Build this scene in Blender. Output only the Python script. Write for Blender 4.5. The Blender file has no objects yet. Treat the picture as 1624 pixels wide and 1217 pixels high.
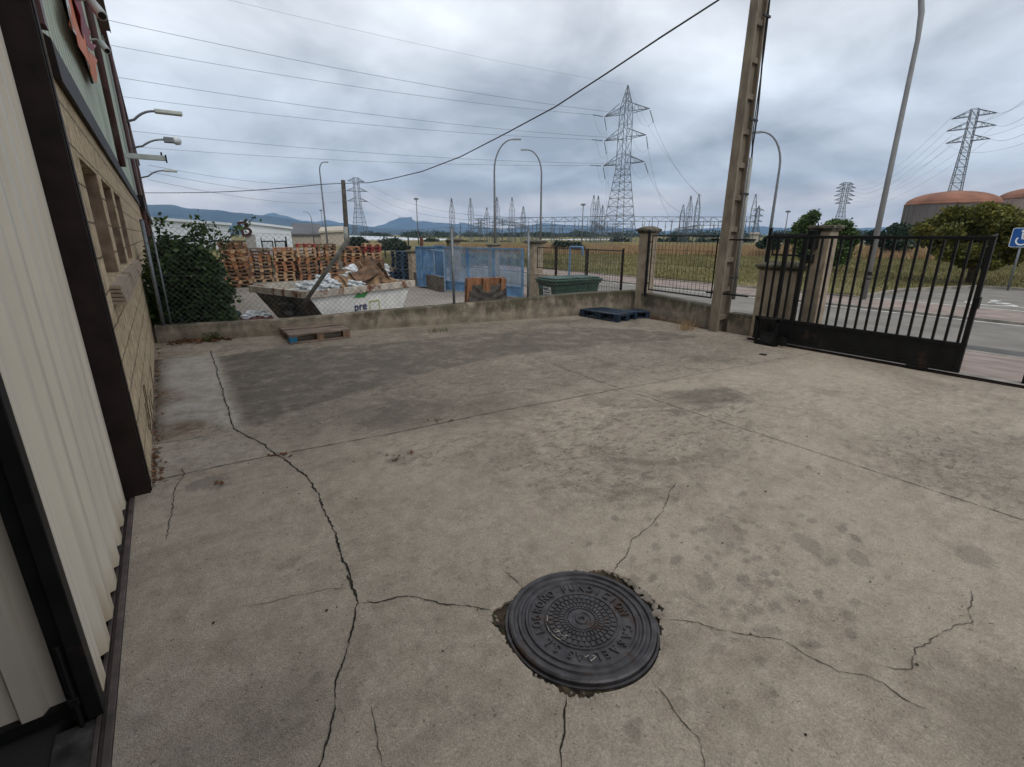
import bpy, bmesh, math, random
import numpy as np
from mathutils import Vector, Matrix
R = math.radians
random.seed(7); rng = np.random.default_rng(7)
S = bpy.context.scene
COL = S.collection

# ------------------------------------------------------------------ camera, sky, sun, exposure
H = 1.6; PITCH = R(17.06); YAW = R(34.9); F = 770.0
cd = bpy.data.cameras.new('camera'); cam = bpy.data.objects.new('camera', cd); COL.objects.link(cam)
cam.location = (0, 0, H); cam.rotation_euler = (R(90) - PITCH, 0, -YAW)
cd.sensor_width = 36; cd.lens = 36 * F / 1624; cd.clip_start = 0.05; cd.clip_end = 40000
S.camera = cam
S.view_settings.view_transform = 'Standard'; S.view_settings.look = 'None'
S.view_settings.exposure = 0.23; S.view_settings.gamma = 1.0
S.view_settings.use_curve_mapping = False

SUN_EL, SUN_AZ = R(52), R(200)
W = bpy.data.worlds.new('World'); S.world = W; W.use_nodes = True
nt = W.node_tree; nt.nodes.clear()
def N(t, **k):
    n = nt.nodes.new(t)
    for a, b in k.items(): setattr(n, a, b)
    return n
def L(a, b): nt.links.new(a, b)
out = N('ShaderNodeOutputWorld'); bg = N('ShaderNodeBackground'); bg.inputs[1].default_value = 0.14
sky = N('ShaderNodeTexSky'); sky.sky_type = 'NISHITA'; sky.sun_disc = False
sky.sun_elevation = SUN_EL; sky.sun_rotation = SUN_AZ; sky.dust_density = 3.0; sky.air_density = 1.0
tc = N('ShaderNodeTexCoord'); sep = N('ShaderNodeSeparateXYZ'); L(tc.outputs['Generated'], sep.inputs[0])
def MA(op, a, b=None, c=None, clamp=False):
    n = N('ShaderNodeMath', operation=op); n.use_clamp = clamp
    for i, v in enumerate((a, b, c)):
        if v is None: continue
        if isinstance(v, (int, float)): n.inputs[i].default_value = v
        else: L(v, n.inputs[i])
    return n.outputs[0]
zc = MA('MAXIMUM', sep.outputs[2], 0.0)
den = MA('ADD', zc, 0.30)
cx = MA('DIVIDE', sep.outputs[0], den); cy = MA('DIVIDE', sep.outputs[1], den)
cmb = N('ShaderNodeCombineXYZ'); L(cx, cmb.inputs[0]); L(cy, cmb.inputs[1])
def noise(vec, scale, detail=5, rough=.5, dist=0.0):
    n = N('ShaderNodeTexNoise'); n.inputs['Scale'].default_value = scale; n.inputs['Detail'].default_value = detail
    n.inputs['Roughness'].default_value = rough; n.inputs['Distortion'].default_value = dist
    L(vec, n.inputs['Vector']); return n.outputs[0]
n1 = noise(cmb.outputs[0], 0.75, 5, .5, .5)
n2 = noise(cmb.outputs[0], 2.3, 6, .55, .3)
fac = MA('ADD', MA('MULTIPLY', n1, .68), MA('MULTIPLY', n2, .32))
cr = N('ShaderNodeValToRGB'); L(fac, cr.inputs[0])
e = cr.color_ramp.elements
e[0].position = .40; e[0].color = (2.85, 3.12, 3.5, 1)
e[1].position = .595; e[1].color = (6.8, 7.15, 7.55, 1)
m_ = cr.color_ramp.elements.new(.49); m_.color = (4.75, 5.05, 5.4, 1)
# the band of clear pale sky under the cloud base near the horizon, darker cloud base above it
hr = N('ShaderNodeValToRGB'); L(zc, hr.inputs[0]); h = hr.color_ramp.elements
h[0].position = 0.0; h[0].color = (1.6, 1.45, 1.3, 1)
h[1].position = .55; h[1].color = (1.06, 1.05, 1.04, 1)
for p, c in ((.030, (1.48, 1.28, 1.10, 1)), (.058, (1.28, 1.14, 1.04, 1)), (.090, (.84, .87, .92, 1)), (.20, (.80, .84, .89, 1)), (.32, (.98, .98, .99, 1))):
    x = hr.color_ramp.elements.new(p); x.color = c
mul = N('ShaderNodeMixRGB', blend_type='MULTIPLY'); mul.inputs[0].default_value = 1.0
L(cr.outputs[0], mul.inputs[1]); L(hr.outputs[0], mul.inputs[2])
mix = N('ShaderNodeMixRGB'); mix.inputs[0].default_value = .96
L(sky.outputs[0], mix.inputs[1]); L(mul.outputs[0], mix.inputs[2])
L(mix.outputs[0], bg.inputs[0]); L(bg.outputs[0], out.inputs[0])

sl = bpy.data.lights.new('sun', 'SUN'); sl.energy = 1.0; sl.angle = R(25); sl.color = (1, .96, .9)
so = bpy.data.objects.new('sun', sl); COL.objects.link(so)
so.rotation_euler = (R(90) - SUN_EL, 0, R(180) - SUN_AZ)
S.cycles.max_bounces = 6; S.cycles.volume_bounces = 0

# ------------------------------------------------------------------ measuring helpers
def ray(px, py):
    x = (px - 812) / F; y = (608.5 - py) / F
    c = (x, math.cos(PITCH) + y * math.sin(PITCH), -math.sin(PITCH) + y * math.cos(PITCH))
    return (c[0] * math.cos(YAW) + c[1] * math.sin(YAW), -c[0] * math.sin(YAW) + c[1] * math.cos(YAW), c[2])
def at(px, py, t): r = ray(px, py); return Vector((r[0] * t, r[1] * t, H + r[2] * t))
def G(px, py, z=0): r = ray(px, py); return at(px, py, (z - H) / r[2])
def QX(px, py, X): return at(px, py, X / ray(px, py)[0])
def QY(px, py, Y): return at(px, py, Y / ray(px, py)[1])
def QD(px, py, d): r = ray(px, py); return at(px, py, d / math.hypot(r[0], r[1]))
ZN = -0.4     # level of the neighbour's yard, the road and the fields

# ------------------------------------------------------------------ mesh builder
class MB:
    def __init__(s): s.v = []; s.f = []; s.m = []
    def add(s, vs, fs, mi=0):
        b = len(s.v); s.v += [tuple(p) for p in vs]; s.f += [tuple(b + i for i in q) for q in fs]; s.m += [mi] * len(fs)
    def hexa(s, p, mi=0):
        s.add(p, [(0, 3, 2, 1), (4, 5, 6, 7), (0, 1, 5, 4), (1, 2, 6, 5), (2, 3, 7, 6), (3, 0, 4, 7)], mi)
    def box(s, x0, x1, y0, y1, z0, z1, mi=0):
        s.hexa([(x0, y0, z0), (x1, y0, z0), (x1, y1, z0), (x0, y1, z0), (x0, y0, z1), (x1, y0, z1), (x1, y1, z1), (x0, y1, z1)], mi)
    def mbox(s, M, x0, x1, y0, y1, z0, z1, mi=0):
        s.hexa([M @ Vector(p) for p in [(x0, y0, z0), (x1, y0, z0), (x1, y1, z0), (x0, y1, z0), (x0, y0, z1), (x1, y0, z1), (x1, y1, z1), (x0, y1, z1)]], mi)
    def wall(s, a, b, t, z0, z1, z0b=None, z1b=None, mi=0):
        # wall slab from a to b (xy), thickness t to the left of a->b
        a = Vector(a[:2]); b = Vector(b[:2]); d = (b - a).normalized(); n = Vector((-d.y, d.x)) * t
        z0b = z0 if z0b is None else z0b; z1b = z1 if z1b is None else z1b
        s.hexa([(a.x, a.y, z0), (b.x, b.y, z0b), (b.x + n.x, b.y + n.y, z0b), (a.x + n.x, a.y + n.y, z0),
                (a.x, a.y, z1), (b.x, b.y, z1b), (b.x + n.x, b.y + n.y, z1b), (a.x + n.x, a.y + n.y, z1)], mi)
    def path(s, pts, r, n=6, mi=0, caps=True):
        pts = [Vector(p) for p in pts]
        rs = r if isinstance(r, (list, tuple)) else [r] * len(pts)
        up = None; rings = []
        for i, p in enumerate(pts):
            d = (pts[min(i + 1, len(pts) - 1)] - pts[max(i - 1, 0)])
            if d.length < 1e-9: d = Vector((0, 0, 1))
            d.normalize()
            if up is None: up = Vector((0, 0, 1)) if abs(d.z) < .9 else Vector((1, 0, 0))
            a = d.cross(up)
            if a.length < 1e-6: a = d.orthogonal()
            a.normalize(); up = a.cross(d).normalized(); bvec = up
            rings.append([p + a * rs[i] * math.cos(2 * math.pi * k / n) + bvec * rs[i] * math.sin(2 * math.pi * k / n) for k in range(n)])
        b = len(s.v)
        for q in rings: s.v += [tuple(x) for x in q]
        for i in range(len(rings) - 1):
            for k in range(n):
                s.f.append((b + i * n + k, b + i * n + (k + 1) % n, b + (i + 1) * n + (k + 1) % n, b + (i + 1) * n + k)); s.m.append(mi)
        if caps and n > 2:
            s.f.append(tuple(b + k for k in reversed(range(n)))); s.m.append(mi)
            s.f.append(tuple(b + (len(rings) - 1) * n + k for k in range(n))); s.m.append(mi)
    def lathe(s, prof, c=(0, 0, 0), n=48, mi=0):
        b = len(s.v)
        for r_, z in prof:
            for k in range(n):
                a = 2 * math.pi * k / n; s.v.append((c[0] + r_ * math.cos(a), c[1] + r_ * math.sin(a), c[2] + z))
        for i in range(len(prof) - 1):
            for k in range(n):
                s.f.append((b + i * n + k, b + i * n + (k + 1) % n, b + (i + 1) * n + (k + 1) % n, b + (i + 1) * n + k)); s.m.append(mi)
        s.f.append(tuple(b + (len(prof) - 1) * n + k for k in range(n))); s.m.append(mi)
        s.f.append(tuple(b + k for k in reversed(range(n)))); s.m.append(mi)
    def prism(s, poly, M, t, mi=0):
        n = len(poly)
        vs = [M @ Vector((p[0], p[1], 0)) for p in poly] + [M @ Vector((p[0], p[1], t)) for p in poly]
        s.add(vs, [tuple(reversed(range(n))), tuple(range(n, 2 * n))] + [(i, (i + 1) % n, n + (i + 1) % n, n + i) for i in range(n)], mi)
    def build(s, name, mat, parent=None, smooth=False, bevel=0, origin=None):
        me = bpy.data.meshes.new(name)
        vs = s.v
        if origin is not None: vs = [(p[0] - origin[0], p[1] - origin[1], p[2] - origin[2]) for p in vs]
        me.from_pydata(vs, [], s.f)
        for q in (mat if isinstance(mat, (list, tuple)) else [mat]): me.materials.append(q)
        me.polygons.foreach_set('material_index', s.m)
        if smooth: me.polygons.foreach_set('use_smooth', [True] * len(s.f))
        me.update()
        o = bpy.data.objects.new(name, me); COL.objects.link(o)
        if origin is not None: o.location = origin
        if parent is not None: o.parent = parent
        if bevel:
            bv = o.modifiers.new('bevel', 'BEVEL'); bv.width = bevel; bv.segments = 2; bv.limit_method = 'ANGLE'; bv.angle_limit = R(40)
        return o
def tag(o, label=None, cat=None, group=None, kind=None):
    for k, v in (('label', label), ('category', cat), ('group', group), ('kind', kind)):
        if v: o[k] = v
    return o
def thing(name, label, cat, loc=(0, 0, 0), rz=0, group=None):
    o = bpy.data.objects.new(name, None); COL.objects.link(o); o.empty_display_size = .1
    o.location = loc; o.rotation_euler = (0, 0, rz); return tag(o, label, cat, group)
def struct(o): o['kind'] = 'structure'; return o
def copy_tree(o, parent=None):
    c = o.copy(); COL.objects.link(c); c.parent = parent
    for ch in list(o.children): copy_tree(ch, c)
    return c

# ------------------------------------------------------------------ materials
MATS = {}
def mat(name, col, rough=.8, metal=0.0, var=.12, scale=6.0, bump=.0, bscale=40.0, col2=None, spec=.4, stretch=None, thresh=None, detail=5):
    """base colour broken up by object-space noise; col2 + thresh paints patches (rust, dirt, moss) of a second colour"""
    m = bpy.data.materials.new(name); m.use_nodes = True; t = m.node_tree; b = t.nodes['Principled BSDF']
    b.inputs['Roughness'].default_value = rough; b.inputs['Metallic'].default_value = metal
    b.inputs['Specular IOR Level'].default_value = spec
    tcn = t.nodes.new('ShaderNodeTexCoord'); mp = t.nodes.new('ShaderNodeMapping'); t.links.new(tcn.outputs['Object'], mp.inputs[0])
    if stretch: mp.inputs['Scale'].default_value = stretch
    n = t.nodes.new('ShaderNodeTexNoise'); n.inputs['Scale'].default_value = scale; n.inputs['Detail'].default_value = detail
    t.links.new(mp.outputs[0], n.inputs['Vector'])
    r = t.nodes.new('ShaderNodeValToRGB'); t.links.new(n.outputs[0], r.inputs[0])
    c = Vector(col)
    r.color_ramp.elements[0].position = .3; r.color_ramp.elements[0].color = (*(c * (1 - var * 1.6)), 1)
    r.color_ramp.elements[1].position = .7; r.color_ramp.elements[1].color = (*[min(1, q) for q in c * (1 + var)], 1)
    last = r.outputs[0]
    if col2:
        n2 = t.nodes.new('ShaderNodeTexNoise'); n2.inputs['Scale'].default_value = scale * .45; n2.inputs['Detail'].default_value = 9
        n2.inputs['Roughness'].default_value = .65
        t.links.new(mp.outputs[0], n2.inputs['Vector'])
        r2 = t.nodes.new('ShaderNodeValToRGB'); t.links.new(n2.outputs[0], r2.inputs[0]); th = thresh or .55
        r2.color_ramp.elements[0].position = th - .04; r2.color_ramp.elements[1].position = th + .05
        mx = t.nodes.new('ShaderNodeMixRGB'); t.links.new(r2.outputs[0], mx.inputs[0]); t.links.new(last, mx.inputs[1])
        mx.inputs[2].default_value = (*col2, 1); last = mx.outputs[0]
    t.links.new(last, b.inputs['Base Color'])
    if bump:
        nb = t.nodes.new('ShaderNodeTexNoise'); nb.inputs['Scale'].default_value = bscale; nb.inputs['Detail'].default_value = 6
        t.links.new(mp.outputs[0], nb.inputs['Vector'])
        bp = t.nodes.new('ShaderNodeBump'); bp.inputs['Strength'].default_value = 1; bp.inputs['Distance'].default_value = bump
        t.links.new(nb.outputs[0], bp.inputs['Height']); t.links.new(bp.outputs[0], b.inputs['Normal'])
    MATS[name] = m; return m
def leaf_mat(name, c1, c2, c3=None):
    m = bpy.data.materials.new(name); m.use_nodes = True; t = m.node_tree; b = t.nodes['Principled BSDF']
    b.inputs['Roughness'].default_value = .55; b.inputs['Specular IOR Level'].default_value = .3
    tcn = t.nodes.new('ShaderNodeTexCoord')
    n = t.nodes.new('ShaderNodeTexNoise'); n.inputs['Scale'].default_value = 1.3; n.inputs['Detail'].default_value = 6
    t.links.new(tcn.outputs['Object'], n.inputs['Vector'])
    g = t.nodes.new('ShaderNodeNewGeometry'); add = t.nodes.new('ShaderNodeMath'); add.operation = 'MULTIPLY_ADD'
    t.links.new(g.outputs['Random Per Island'], add.inputs[0]); add.inputs[1].default_value = .55; 
    sub = t.nodes.new('ShaderNodeMath'); sub.operation = 'SUBTRACT'; t.links.new(n.outputs[0], sub.inputs[0]); sub.inputs[1].default_value = .27
    t.links.new(sub.outputs[0], add.inputs[2])
    r = t.nodes.new('ShaderNodeValToRGB'); t.links.new(add.outputs[0], r.inputs[0])
    r.color_ramp.elements[0].position = .2; r.color_ramp.elements[0].color = (*c1, 1)
    r.color_ramp.elements[1].position = .75; r.color_ramp.elements[1].color = (*c2, 1)
    if c3: x = r.color_ramp.elements.new(.9); x.color = (*c3, 1)
    t.links.new(r.outputs[0], b.inputs['Base Color'])
    tr = t.nodes.new('ShaderNodeBsdfTranslucent'); t.links.new(r.outputs[0], tr.inputs[0])
    ms = t.nodes.new('ShaderNodeMixShader'); ms.inputs[0].default_value = .25
    o = t.nodes['Material Output']; t.links.new(b.outputs[0], ms.inputs[1]); t.links.new(tr.outputs[0], ms.inputs[2]); t.links.new(ms.outputs[0], o.inputs[0])
    return m

M_oldconc = mat('wall_concrete', (.20, .175, .135), .95, var=.35, scale=5, bump=.004, bscale=35, col2=(.075, .068, .05), thresh=.53, stretch=(1, 1, 1.8))
M_plaster = mat('pillar_plaster', (.34, .275, .20), .95, var=.22, scale=5, bump=.003, bscale=60, col2=(.15, .12, .09), thresh=.60)
M_cap = mat('cap_concrete', (.15, .13, .10), .95, var=.4, scale=12, bump=.004, bscale=50, col2=(.06, .055, .035), thresh=.5)
M_black = mat('black_paint', (.008, .008, .008), .5, var=.3, scale=8, col2=(.038, .022, .015), thresh=.645, spec=.25)
M_polec = mat('pole_concrete', (.215, .178, .135), .95, var=.2, scale=10, bump=.003, bscale=70, stretch=(1, 1, .35), col2=(.14, .115, .09), thresh=.58)
M_galv = mat('galvanised_steel', (.20, .22, .235), .5, .6, var=.2, scale=20)
M_galvl = mat('lamp_steel', (.19, .20, .215), .55, .4, var=.1, scale=3)
M_wire = mat('fence_wire', (.15, .16, .165), .6, .3, var=.2, scale=9)
M_lattice = mat('lattice_steel', (.13, .145, .16), .6, .3, var=.2, scale=.5)
M_cable = mat('cable_rubber', (.02, .02, .022), .6, var=.1)
M_line = mat('line_aluminium', (.16, .18, .20), .5, .4, var=.05)
M_brown = mat('brown_steel', (.020, .012, .010), .6, var=.3, scale=9, col2=(.06, .045, .05), thresh=.70, spec=.2)
M_redbrown = mat('red_brown_trim', (.10, .045, .045), .5, var=.2, scale=6, col2=(.14, .10, .10), thresh=.62)
M_wood = mat('pallet_wood', (.38, .168, .075), .85, var=.35, scale=3.0, stretch=(1, 5, 5), bump=.002, bscale=30)
M_wood2 = mat('pale_pallet_wood', (.50, .31, .17), .85, var=.3, scale=3.0, stretch=(1, 5, 5))
M_greywood = mat('weathered_wood', (.21, .155, .12), .9, var=.4, scale=3.5, stretch=(1, 14, 4), bump=.002, bscale=30)
M_greyblock = mat('weathered_block', (.20, .12, .075), .9, var=.3, scale=14)
M_bluepaint = mat('blue_pallet_paint', (.012, .040, .085), .7, var=.4, scale=7, col2=(.05, .06, .07), thresh=.62)
M_navy = mat('navy_pallet_paint', (.012, .028, .052), .6, var=.4, scale=9, col2=(.04, .045, .05), thresh=.6)
M_redpaint = mat('red_pallet_paint', (.28, .03, .025), .7, var=.35, scale=7)
M_gateblue = mat('gate_blue', (.14, .28, .46), .5, var=.25, scale=3, col2=(.05, .16, .36), thresh=.57)
M_bluesteel = mat('bright_blue_paint', (.10, .22, .40), .5, var=.2, scale=3)
M_bin = mat('bin_plastic', (.014, .046, .027), .5, var=.18, scale=4, spec=.5)
M_lid = mat('lid_plastic', (.022, .062, .040), .45, var=.2, scale=6, col2=(.12, .14, .12), thresh=.64)
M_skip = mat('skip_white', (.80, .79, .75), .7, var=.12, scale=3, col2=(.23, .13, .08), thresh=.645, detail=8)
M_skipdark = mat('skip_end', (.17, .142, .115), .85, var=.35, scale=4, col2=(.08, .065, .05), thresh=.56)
M_rust = mat('rusty_rim', (.55, .49, .41), .8, var=.2, scale=7, col2=(.17, .06, .028), thresh=.545, stretch=(1, 1, .7))
M_card = mat('cardboard', (.29, .175, .095), .85, var=.4, scale=5)
M_card2 = mat('brown_paper', (.17, .095, .055), .85, var=.4, scale=6)
M_bag = mat('white_plastic', (.60, .63, .66), .5, var=.15, scale=8)
M_asph = mat('asphalt', (.205, .188, .165), .9, var=.18, scale=1.2, bump=.003, bscale=120, col2=(.15, .138, .122), thresh=.62)
M_pink = mat('pink_paving', (.27, .21, .18), .9, var=.22, scale=2.0, bump=.002, bscale=60)
M_kerb = mat('kerb_stone', (.26, .235, .20), .9, var=.25, scale=4, bump=.003)
M_paint = mat('road_paint', (.55, .54, .50), .8, var=.2, scale=6, col2=(.16, .15, .14), thresh=.60)
M_nyard = mat('yard_concrete_pale', (.27, .235, .20), .92, var=.14, scale=.9, bump=.002, bscale=60, col2=(.21, .18, .155), thresh=.56)
M_white = mat('white_sheet', (.60, .64, .67), .6, var=.05, scale=.3)
M_greyroof = mat('grey_roof', (.10, .10, .105), .8, var=.1, scale=.3)
M_beige = mat('beige_render', (.42, .37, .30), .9, var=.1, scale=.2)
M_tank = mat('tank_concrete', (.145, .125, .115), .95, var=.15, scale=.25, stretch=(1, 1, .3))
M_tankroof = mat('tank_roof', (.26, .115, .070), .8, var=.2, scale=.3)
M_tank2 = mat('tank_beige', (.36, .28, .24), .95, var=.12, scale=.25)
M_bark = mat('bark', (.075, .055, .04), .95, var=.35, scale=12, bump=.006, bscale=30)
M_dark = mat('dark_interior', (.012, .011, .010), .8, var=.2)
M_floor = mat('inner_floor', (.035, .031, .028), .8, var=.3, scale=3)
M_glass = mat('dark_glass', (.01, .012, .013), .15, var=.1)
M_stonepl = mat('reveal_stone', (.24, .165, .115), .95, var=.3, scale=8, bump=.006, bscale=30)
M_sill = mat('sill_tile', (.34, .26, .19), .9, var=.25, scale=12)
M_sign = mat('sign_blue', (.012, .085, .30), .4, var=.08)
M_signw = mat('sign_white', (.75, .77, .78), .4, var=.03)
M_iron = mat('cast_iron', (.078, .072, .074), .42, .45, var=.3, scale=16, bump=.0015, bscale=160, col2=(.062, .040, .030), thresh=.585)
M_soil = mat('dark_soil', (.055, .040, .026), 1, var=.5, scale=25, bump=.01, bscale=60, col2=(.05, .06, .02), thresh=.6)
M_rubble = mat('broken_concrete', (.21, .18, .145), .95, var=.25, scale=20, bump=.003, bscale=80)
M_orange = mat('orange_banner', (.62, .15, .04), .6, var=.25, scale=2.5, col2=(.42, .03, .03), thresh=.56)
M_crimson = mat('crimson_banner', (.22, .012, .03), .6, var=.3, scale=3)
M_camwhite = mat('camera_white', (.50, .53, .50), .5, var=.08)
M_pipew = mat('grey_conduit', (.24, .25, .23), .5, var=.12, scale=5)
M_lampgl = mat('lamp_glass', (.6, .64, .66), .25, var=.05)
M_tub = mat('red_tub', (.16, .018, .02), .5, var=.2)
M_greenbag = mat('green_bag', (.02, .06, .045), .5, var=.3)
M_green = mat('logo_green', (.05, .30, .06), .6, var=.15)
M_logo = mat('logo_navy', (.02, .03, .10), .6, var=.1)
M_yel = mat('logo_yellow', (.42, .42, .08), .6, var=.1)
M_carved = mat('grey_moulded_board', (.10, .085, .072), .95, var=.4, scale=8, bump=.01, bscale=20)
M_litter = mat('dead_leaf', (.16, .075, .035), .9, var=.4, scale=30)
M_leafdark = leaf_mat('ivy_leaves', (.018, .038, .012), (.075, .13, .035), (.17, .22, .07))
M_leaftree = leaf_mat('tree_leaves', (.050, .060, .014), (.19, .185, .035), (.31, .24, .05))
M_leafgreen = leaf_mat('green_tree_leaves', (.028, .052, .016), (.10, .155, .045))
M_leaffar = leaf_mat('far_tree_leaves', (.012, .028, .014), (.035, .06, .03))
M_weed = leaf_mat('weed_leaves', (.06, .08, .02), (.15, .15, .05), (.28, .2, .1))
M_dry = leaf_mat('dry_grass', (.20, .125, .06), (.44, .30, .16), (.52, .40, .24))
M_green_grass = leaf_mat('green_grass', (.075, .078, .026), (.20, .175, .07), (.32, .25, .13))

# corrugated sheet paint with streaks running down
def sheet_mat(name, col, dirt, sc):
    m = mat(name, col, .5, var=.06, scale=1.0, stretch=sc); t = m.node_tree; b = t.nodes['Principled BSDF']
    src = b.inputs['Base Color'].links[0].from_socket
    tcn = t.nodes.new('ShaderNodeTexCoord'); mp = t.nodes.new('ShaderNodeMapping'); mp.inputs['Scale'].default_value = (14, 14, .5)
    t.links.new(tcn.outputs['Object'], mp.inputs[0])
    n = t.nodes.new('ShaderNodeTexNoise'); n.inputs['Scale'].default_value = 1; n.inputs['Detail'].default_value = 7; t.links.new(mp.outputs[0], n.inputs['Vector'])
    r = t.nodes.new('ShaderNodeValToRGB'); t.links.new(n.outputs[0], r.inputs[0]); r.color_ramp.elements[0].position = .5; r.color_ramp.elements[1].position = .75
    sp = t.nodes.new('ShaderNodeMath'); sp.operation = 'MULTIPLY'; sp.inputs[1].default_value = .6; t.links.new(r.outputs[0], sp.inputs[0])
    mx = t.nodes.new('ShaderNodeMixRGB'); t.links.new(sp.outputs[0], mx.inputs[0]); t.links.new(src, mx.inputs[1]); mx.inputs[2].default_value = (*dirt, 1)
    spz = t.nodes.new('ShaderNodeSeparateXYZ'); t.links.new(tcn.outputs['Object'], spz.inputs[0])
    dz = t.nodes.new('ShaderNodeMath'); dz.operation = 'MULTIPLY_ADD'; t.links.new(spz.outputs[2], dz.inputs[0]); dz.inputs[1].default_value = -2.6; t.links.new(n.outputs[0], dz.inputs[2])
    rz = t.nodes.new('ShaderNodeValToRGB'); t.links.new(dz.outputs[0], rz.inputs[0]); rz.color_ramp.elements[0].position = -.0; rz.color_ramp.elements[1].position = .55; rz.color_ramp.elements[1].color = (.75, .75, .75, 1)
    mz = t.nodes.new('ShaderNodeMixRGB'); t.links.new(rz.outputs[0], mz.inputs[0]); t.links.new(mx.outputs[0], mz.inputs[1]); mz.inputs[2].default_value = (.40, .30, .17, 1)
    t.links.new(mz.outputs[0], b.inputs['Base Color']); return m
M_clad = sheet_mat('pale_green_sheet', (.44, .49, .39), (.27, .30, .22), (1, 1, 1))
M_door = sheet_mat('cream_sheet', (.64, .575, .47), (.36, .31, .23), (1, 1, 1))
M_far_clad = sheet_mat('grey_green_sheet', (.33, .37, .33), (.22, .24, .2), (1, 1, 1))

# split-face stone blocks
def block_mat():
    m = mat('split_stone', (.55, .425, .275), .95, var=.22, scale=9); t = m.node_tree; b = t.nodes['Principled BSDF']
    src = b.inputs['Base Color'].links[0].from_socket
    tcn = t.nodes.new('ShaderNodeTexCoord'); sp = t.nodes.new('ShaderNodeSeparateXYZ'); t.links.new(tcn.outputs['Object'], sp.inputs[0])
    cb = t.nodes.new('ShaderNodeCombineXYZ'); t.links.new(sp.outputs[1], cb.inputs[0]); t.links.new(sp.outputs[2], cb.inputs[1])
    nz = t.nodes.new('ShaderNodeTexNoise'); nz.inputs['Scale'].default_value = 5; t.links.new(tcn.outputs['Object'], nz.inputs['Vector'])
    vm = t.nodes.new('ShaderNodeVectorMath'); vm.operation = 'MULTIPLY_ADD'; t.links.new(nz.outputs[1], vm.inputs[0]); vm.inputs[1].default_value = (.02, .02, 0); t.links.new(cb.outputs[0], vm.inputs[2])
    br = t.nodes.new('ShaderNodeTexBrick'); t.links.new(vm.outputs[0], br.inputs['Vector']); br.inputs['Scale'].default_value = 1
    br.inputs['Brick Width'].default_value = .42; br.inputs['Row Height'].default_value = .21; br.inputs['Mortar Size'].default_value = .007; br.inputs['Mortar Smooth'].default_value = .3
    br.inputs['Color1'].default_value = (1, 1, 1, 1); br.inputs['Color2'].default_value = (.86, .84, .8, 1); br.inputs['Mortar'].default_value = (.35, .33, .3, 1)
    mu = t.nodes.new('ShaderNodeMixRGB'); mu.blend_type = 'MULTIPLY'; mu.inputs[0].default_value = 1
    t.links.new(src, mu.inputs[1]); t.links.new(br.outputs[0], mu.inputs[2]); t.links.new(mu.outputs[0], b.inputs['Base Color'])
    nb = t.nodes.new('ShaderNodeTexNoise'); nb.inputs['Scale'].default_value = 22; nb.inputs['Detail'].default_value = 8; t.links.new(tcn.outputs['Object'], nb.inputs['Vector'])
    sb = t.nodes.new('ShaderNodeMath'); sb.operation = 'MULTIPLY_ADD'; t.links.new(br.outputs['Fac'], sb.inputs[0]); sb.inputs[1].default_value = -.8; t.links.new(nb.outputs[0], sb.inputs[2])
    bp = t.nodes.new('ShaderNodeBump'); bp.inputs['Distance'].default_value = .03; t.links.new(sb.outputs[0], bp.inputs['Height']); t.links.new(bp.outputs[0], b.inputs['Normal'])
    return m
M_block = block_mat()

# old board-marked wall tops: darker, mossy head and pour lines
def poured_mat():
    m = mat('poured_wall', (.25, .21, .16), .95, var=.25, scale=6); t = m.node_tree; b = t.nodes['Principled BSDF']
    src = b.inputs['Base Color'].links[0].from_socket
    tcn = t.nodes.new('ShaderNodeTexCoord'); mp = t.nodes.new('ShaderNodeMapping'); mp.inputs['Scale'].default_value = (2.2, 2.2, 1.1); t.links.new(tcn.outputs['Object'], mp.inputs[0])
    n = t.nodes.new('ShaderNodeTexNoise'); n.inputs['Scale'].default_value = 2.2; n.inputs['Detail'].default_value = 10; n.inputs['Roughness'].default_value = .68; t.links.new(mp.outputs[0], n.inputs['Vector'])
    sp = t.nodes.new('ShaderNodeSeparateXYZ'); t.links.new(tcn.outputs['Object'], sp.inputs[0])
    ad = t.nodes.new('ShaderNodeMath'); ad.operation = 'MULTIPLY_ADD'; t.links.new(sp.outputs[2], ad.inputs[0]); ad.inputs[1].default_value = .75; t.links.new(n.outputs[0], ad.inputs[2])
    r = t.nodes.new('ShaderNodeValToRGB'); t.links.new(ad.outputs[0], r.inputs[0]); r.color_ramp.elements[0].position = .62; r.color_ramp.elements[1].position = .80
    mx = t.nodes.new('ShaderNodeMixRGB'); t.links.new(r.outputs[0], mx.inputs[0]); t.links.new(src, mx.inputs[1]); mx.inputs[2].default_value = (.085, .075, .05, 1)
    t.links.new(mx.outputs[0], b.inputs['Base Color'])
    wv = t.nodes.new('ShaderNodeTexWave'); wv.bands_direction = 'Z'; wv.inputs['Scale'].default_value = 1.6; wv.inputs['Distortion'].default_value = 1.0; t.links.new(tcn.outputs['Object'], wv.inputs['Vector'])
    nb = t.nodes.new('ShaderNodeTexNoise'); nb.inputs['Scale'].default_value = 30; nb.inputs['Detail'].default_value = 8; t.links.new(tcn.outputs['Object'], nb.inputs['Vector'])
    sb = t.nodes.new('ShaderNodeMath'); sb.operation = 'MULTIPLY_ADD'; t.links.new(wv.outputs['Fac'], sb.inputs[0]); sb.inputs[1].default_value = .5; t.links.new(nb.outputs[0], sb.inputs[2])
    bp = t.nodes.new('ShaderNodeBump'); bp.inputs['Distance'].default_value = .012; t.links.new(sb.outputs[0], bp.inputs['Height']); t.links.new(bp.outputs[0], b.inputs['Normal'])
    return m
M_poured = poured_mat()

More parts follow.
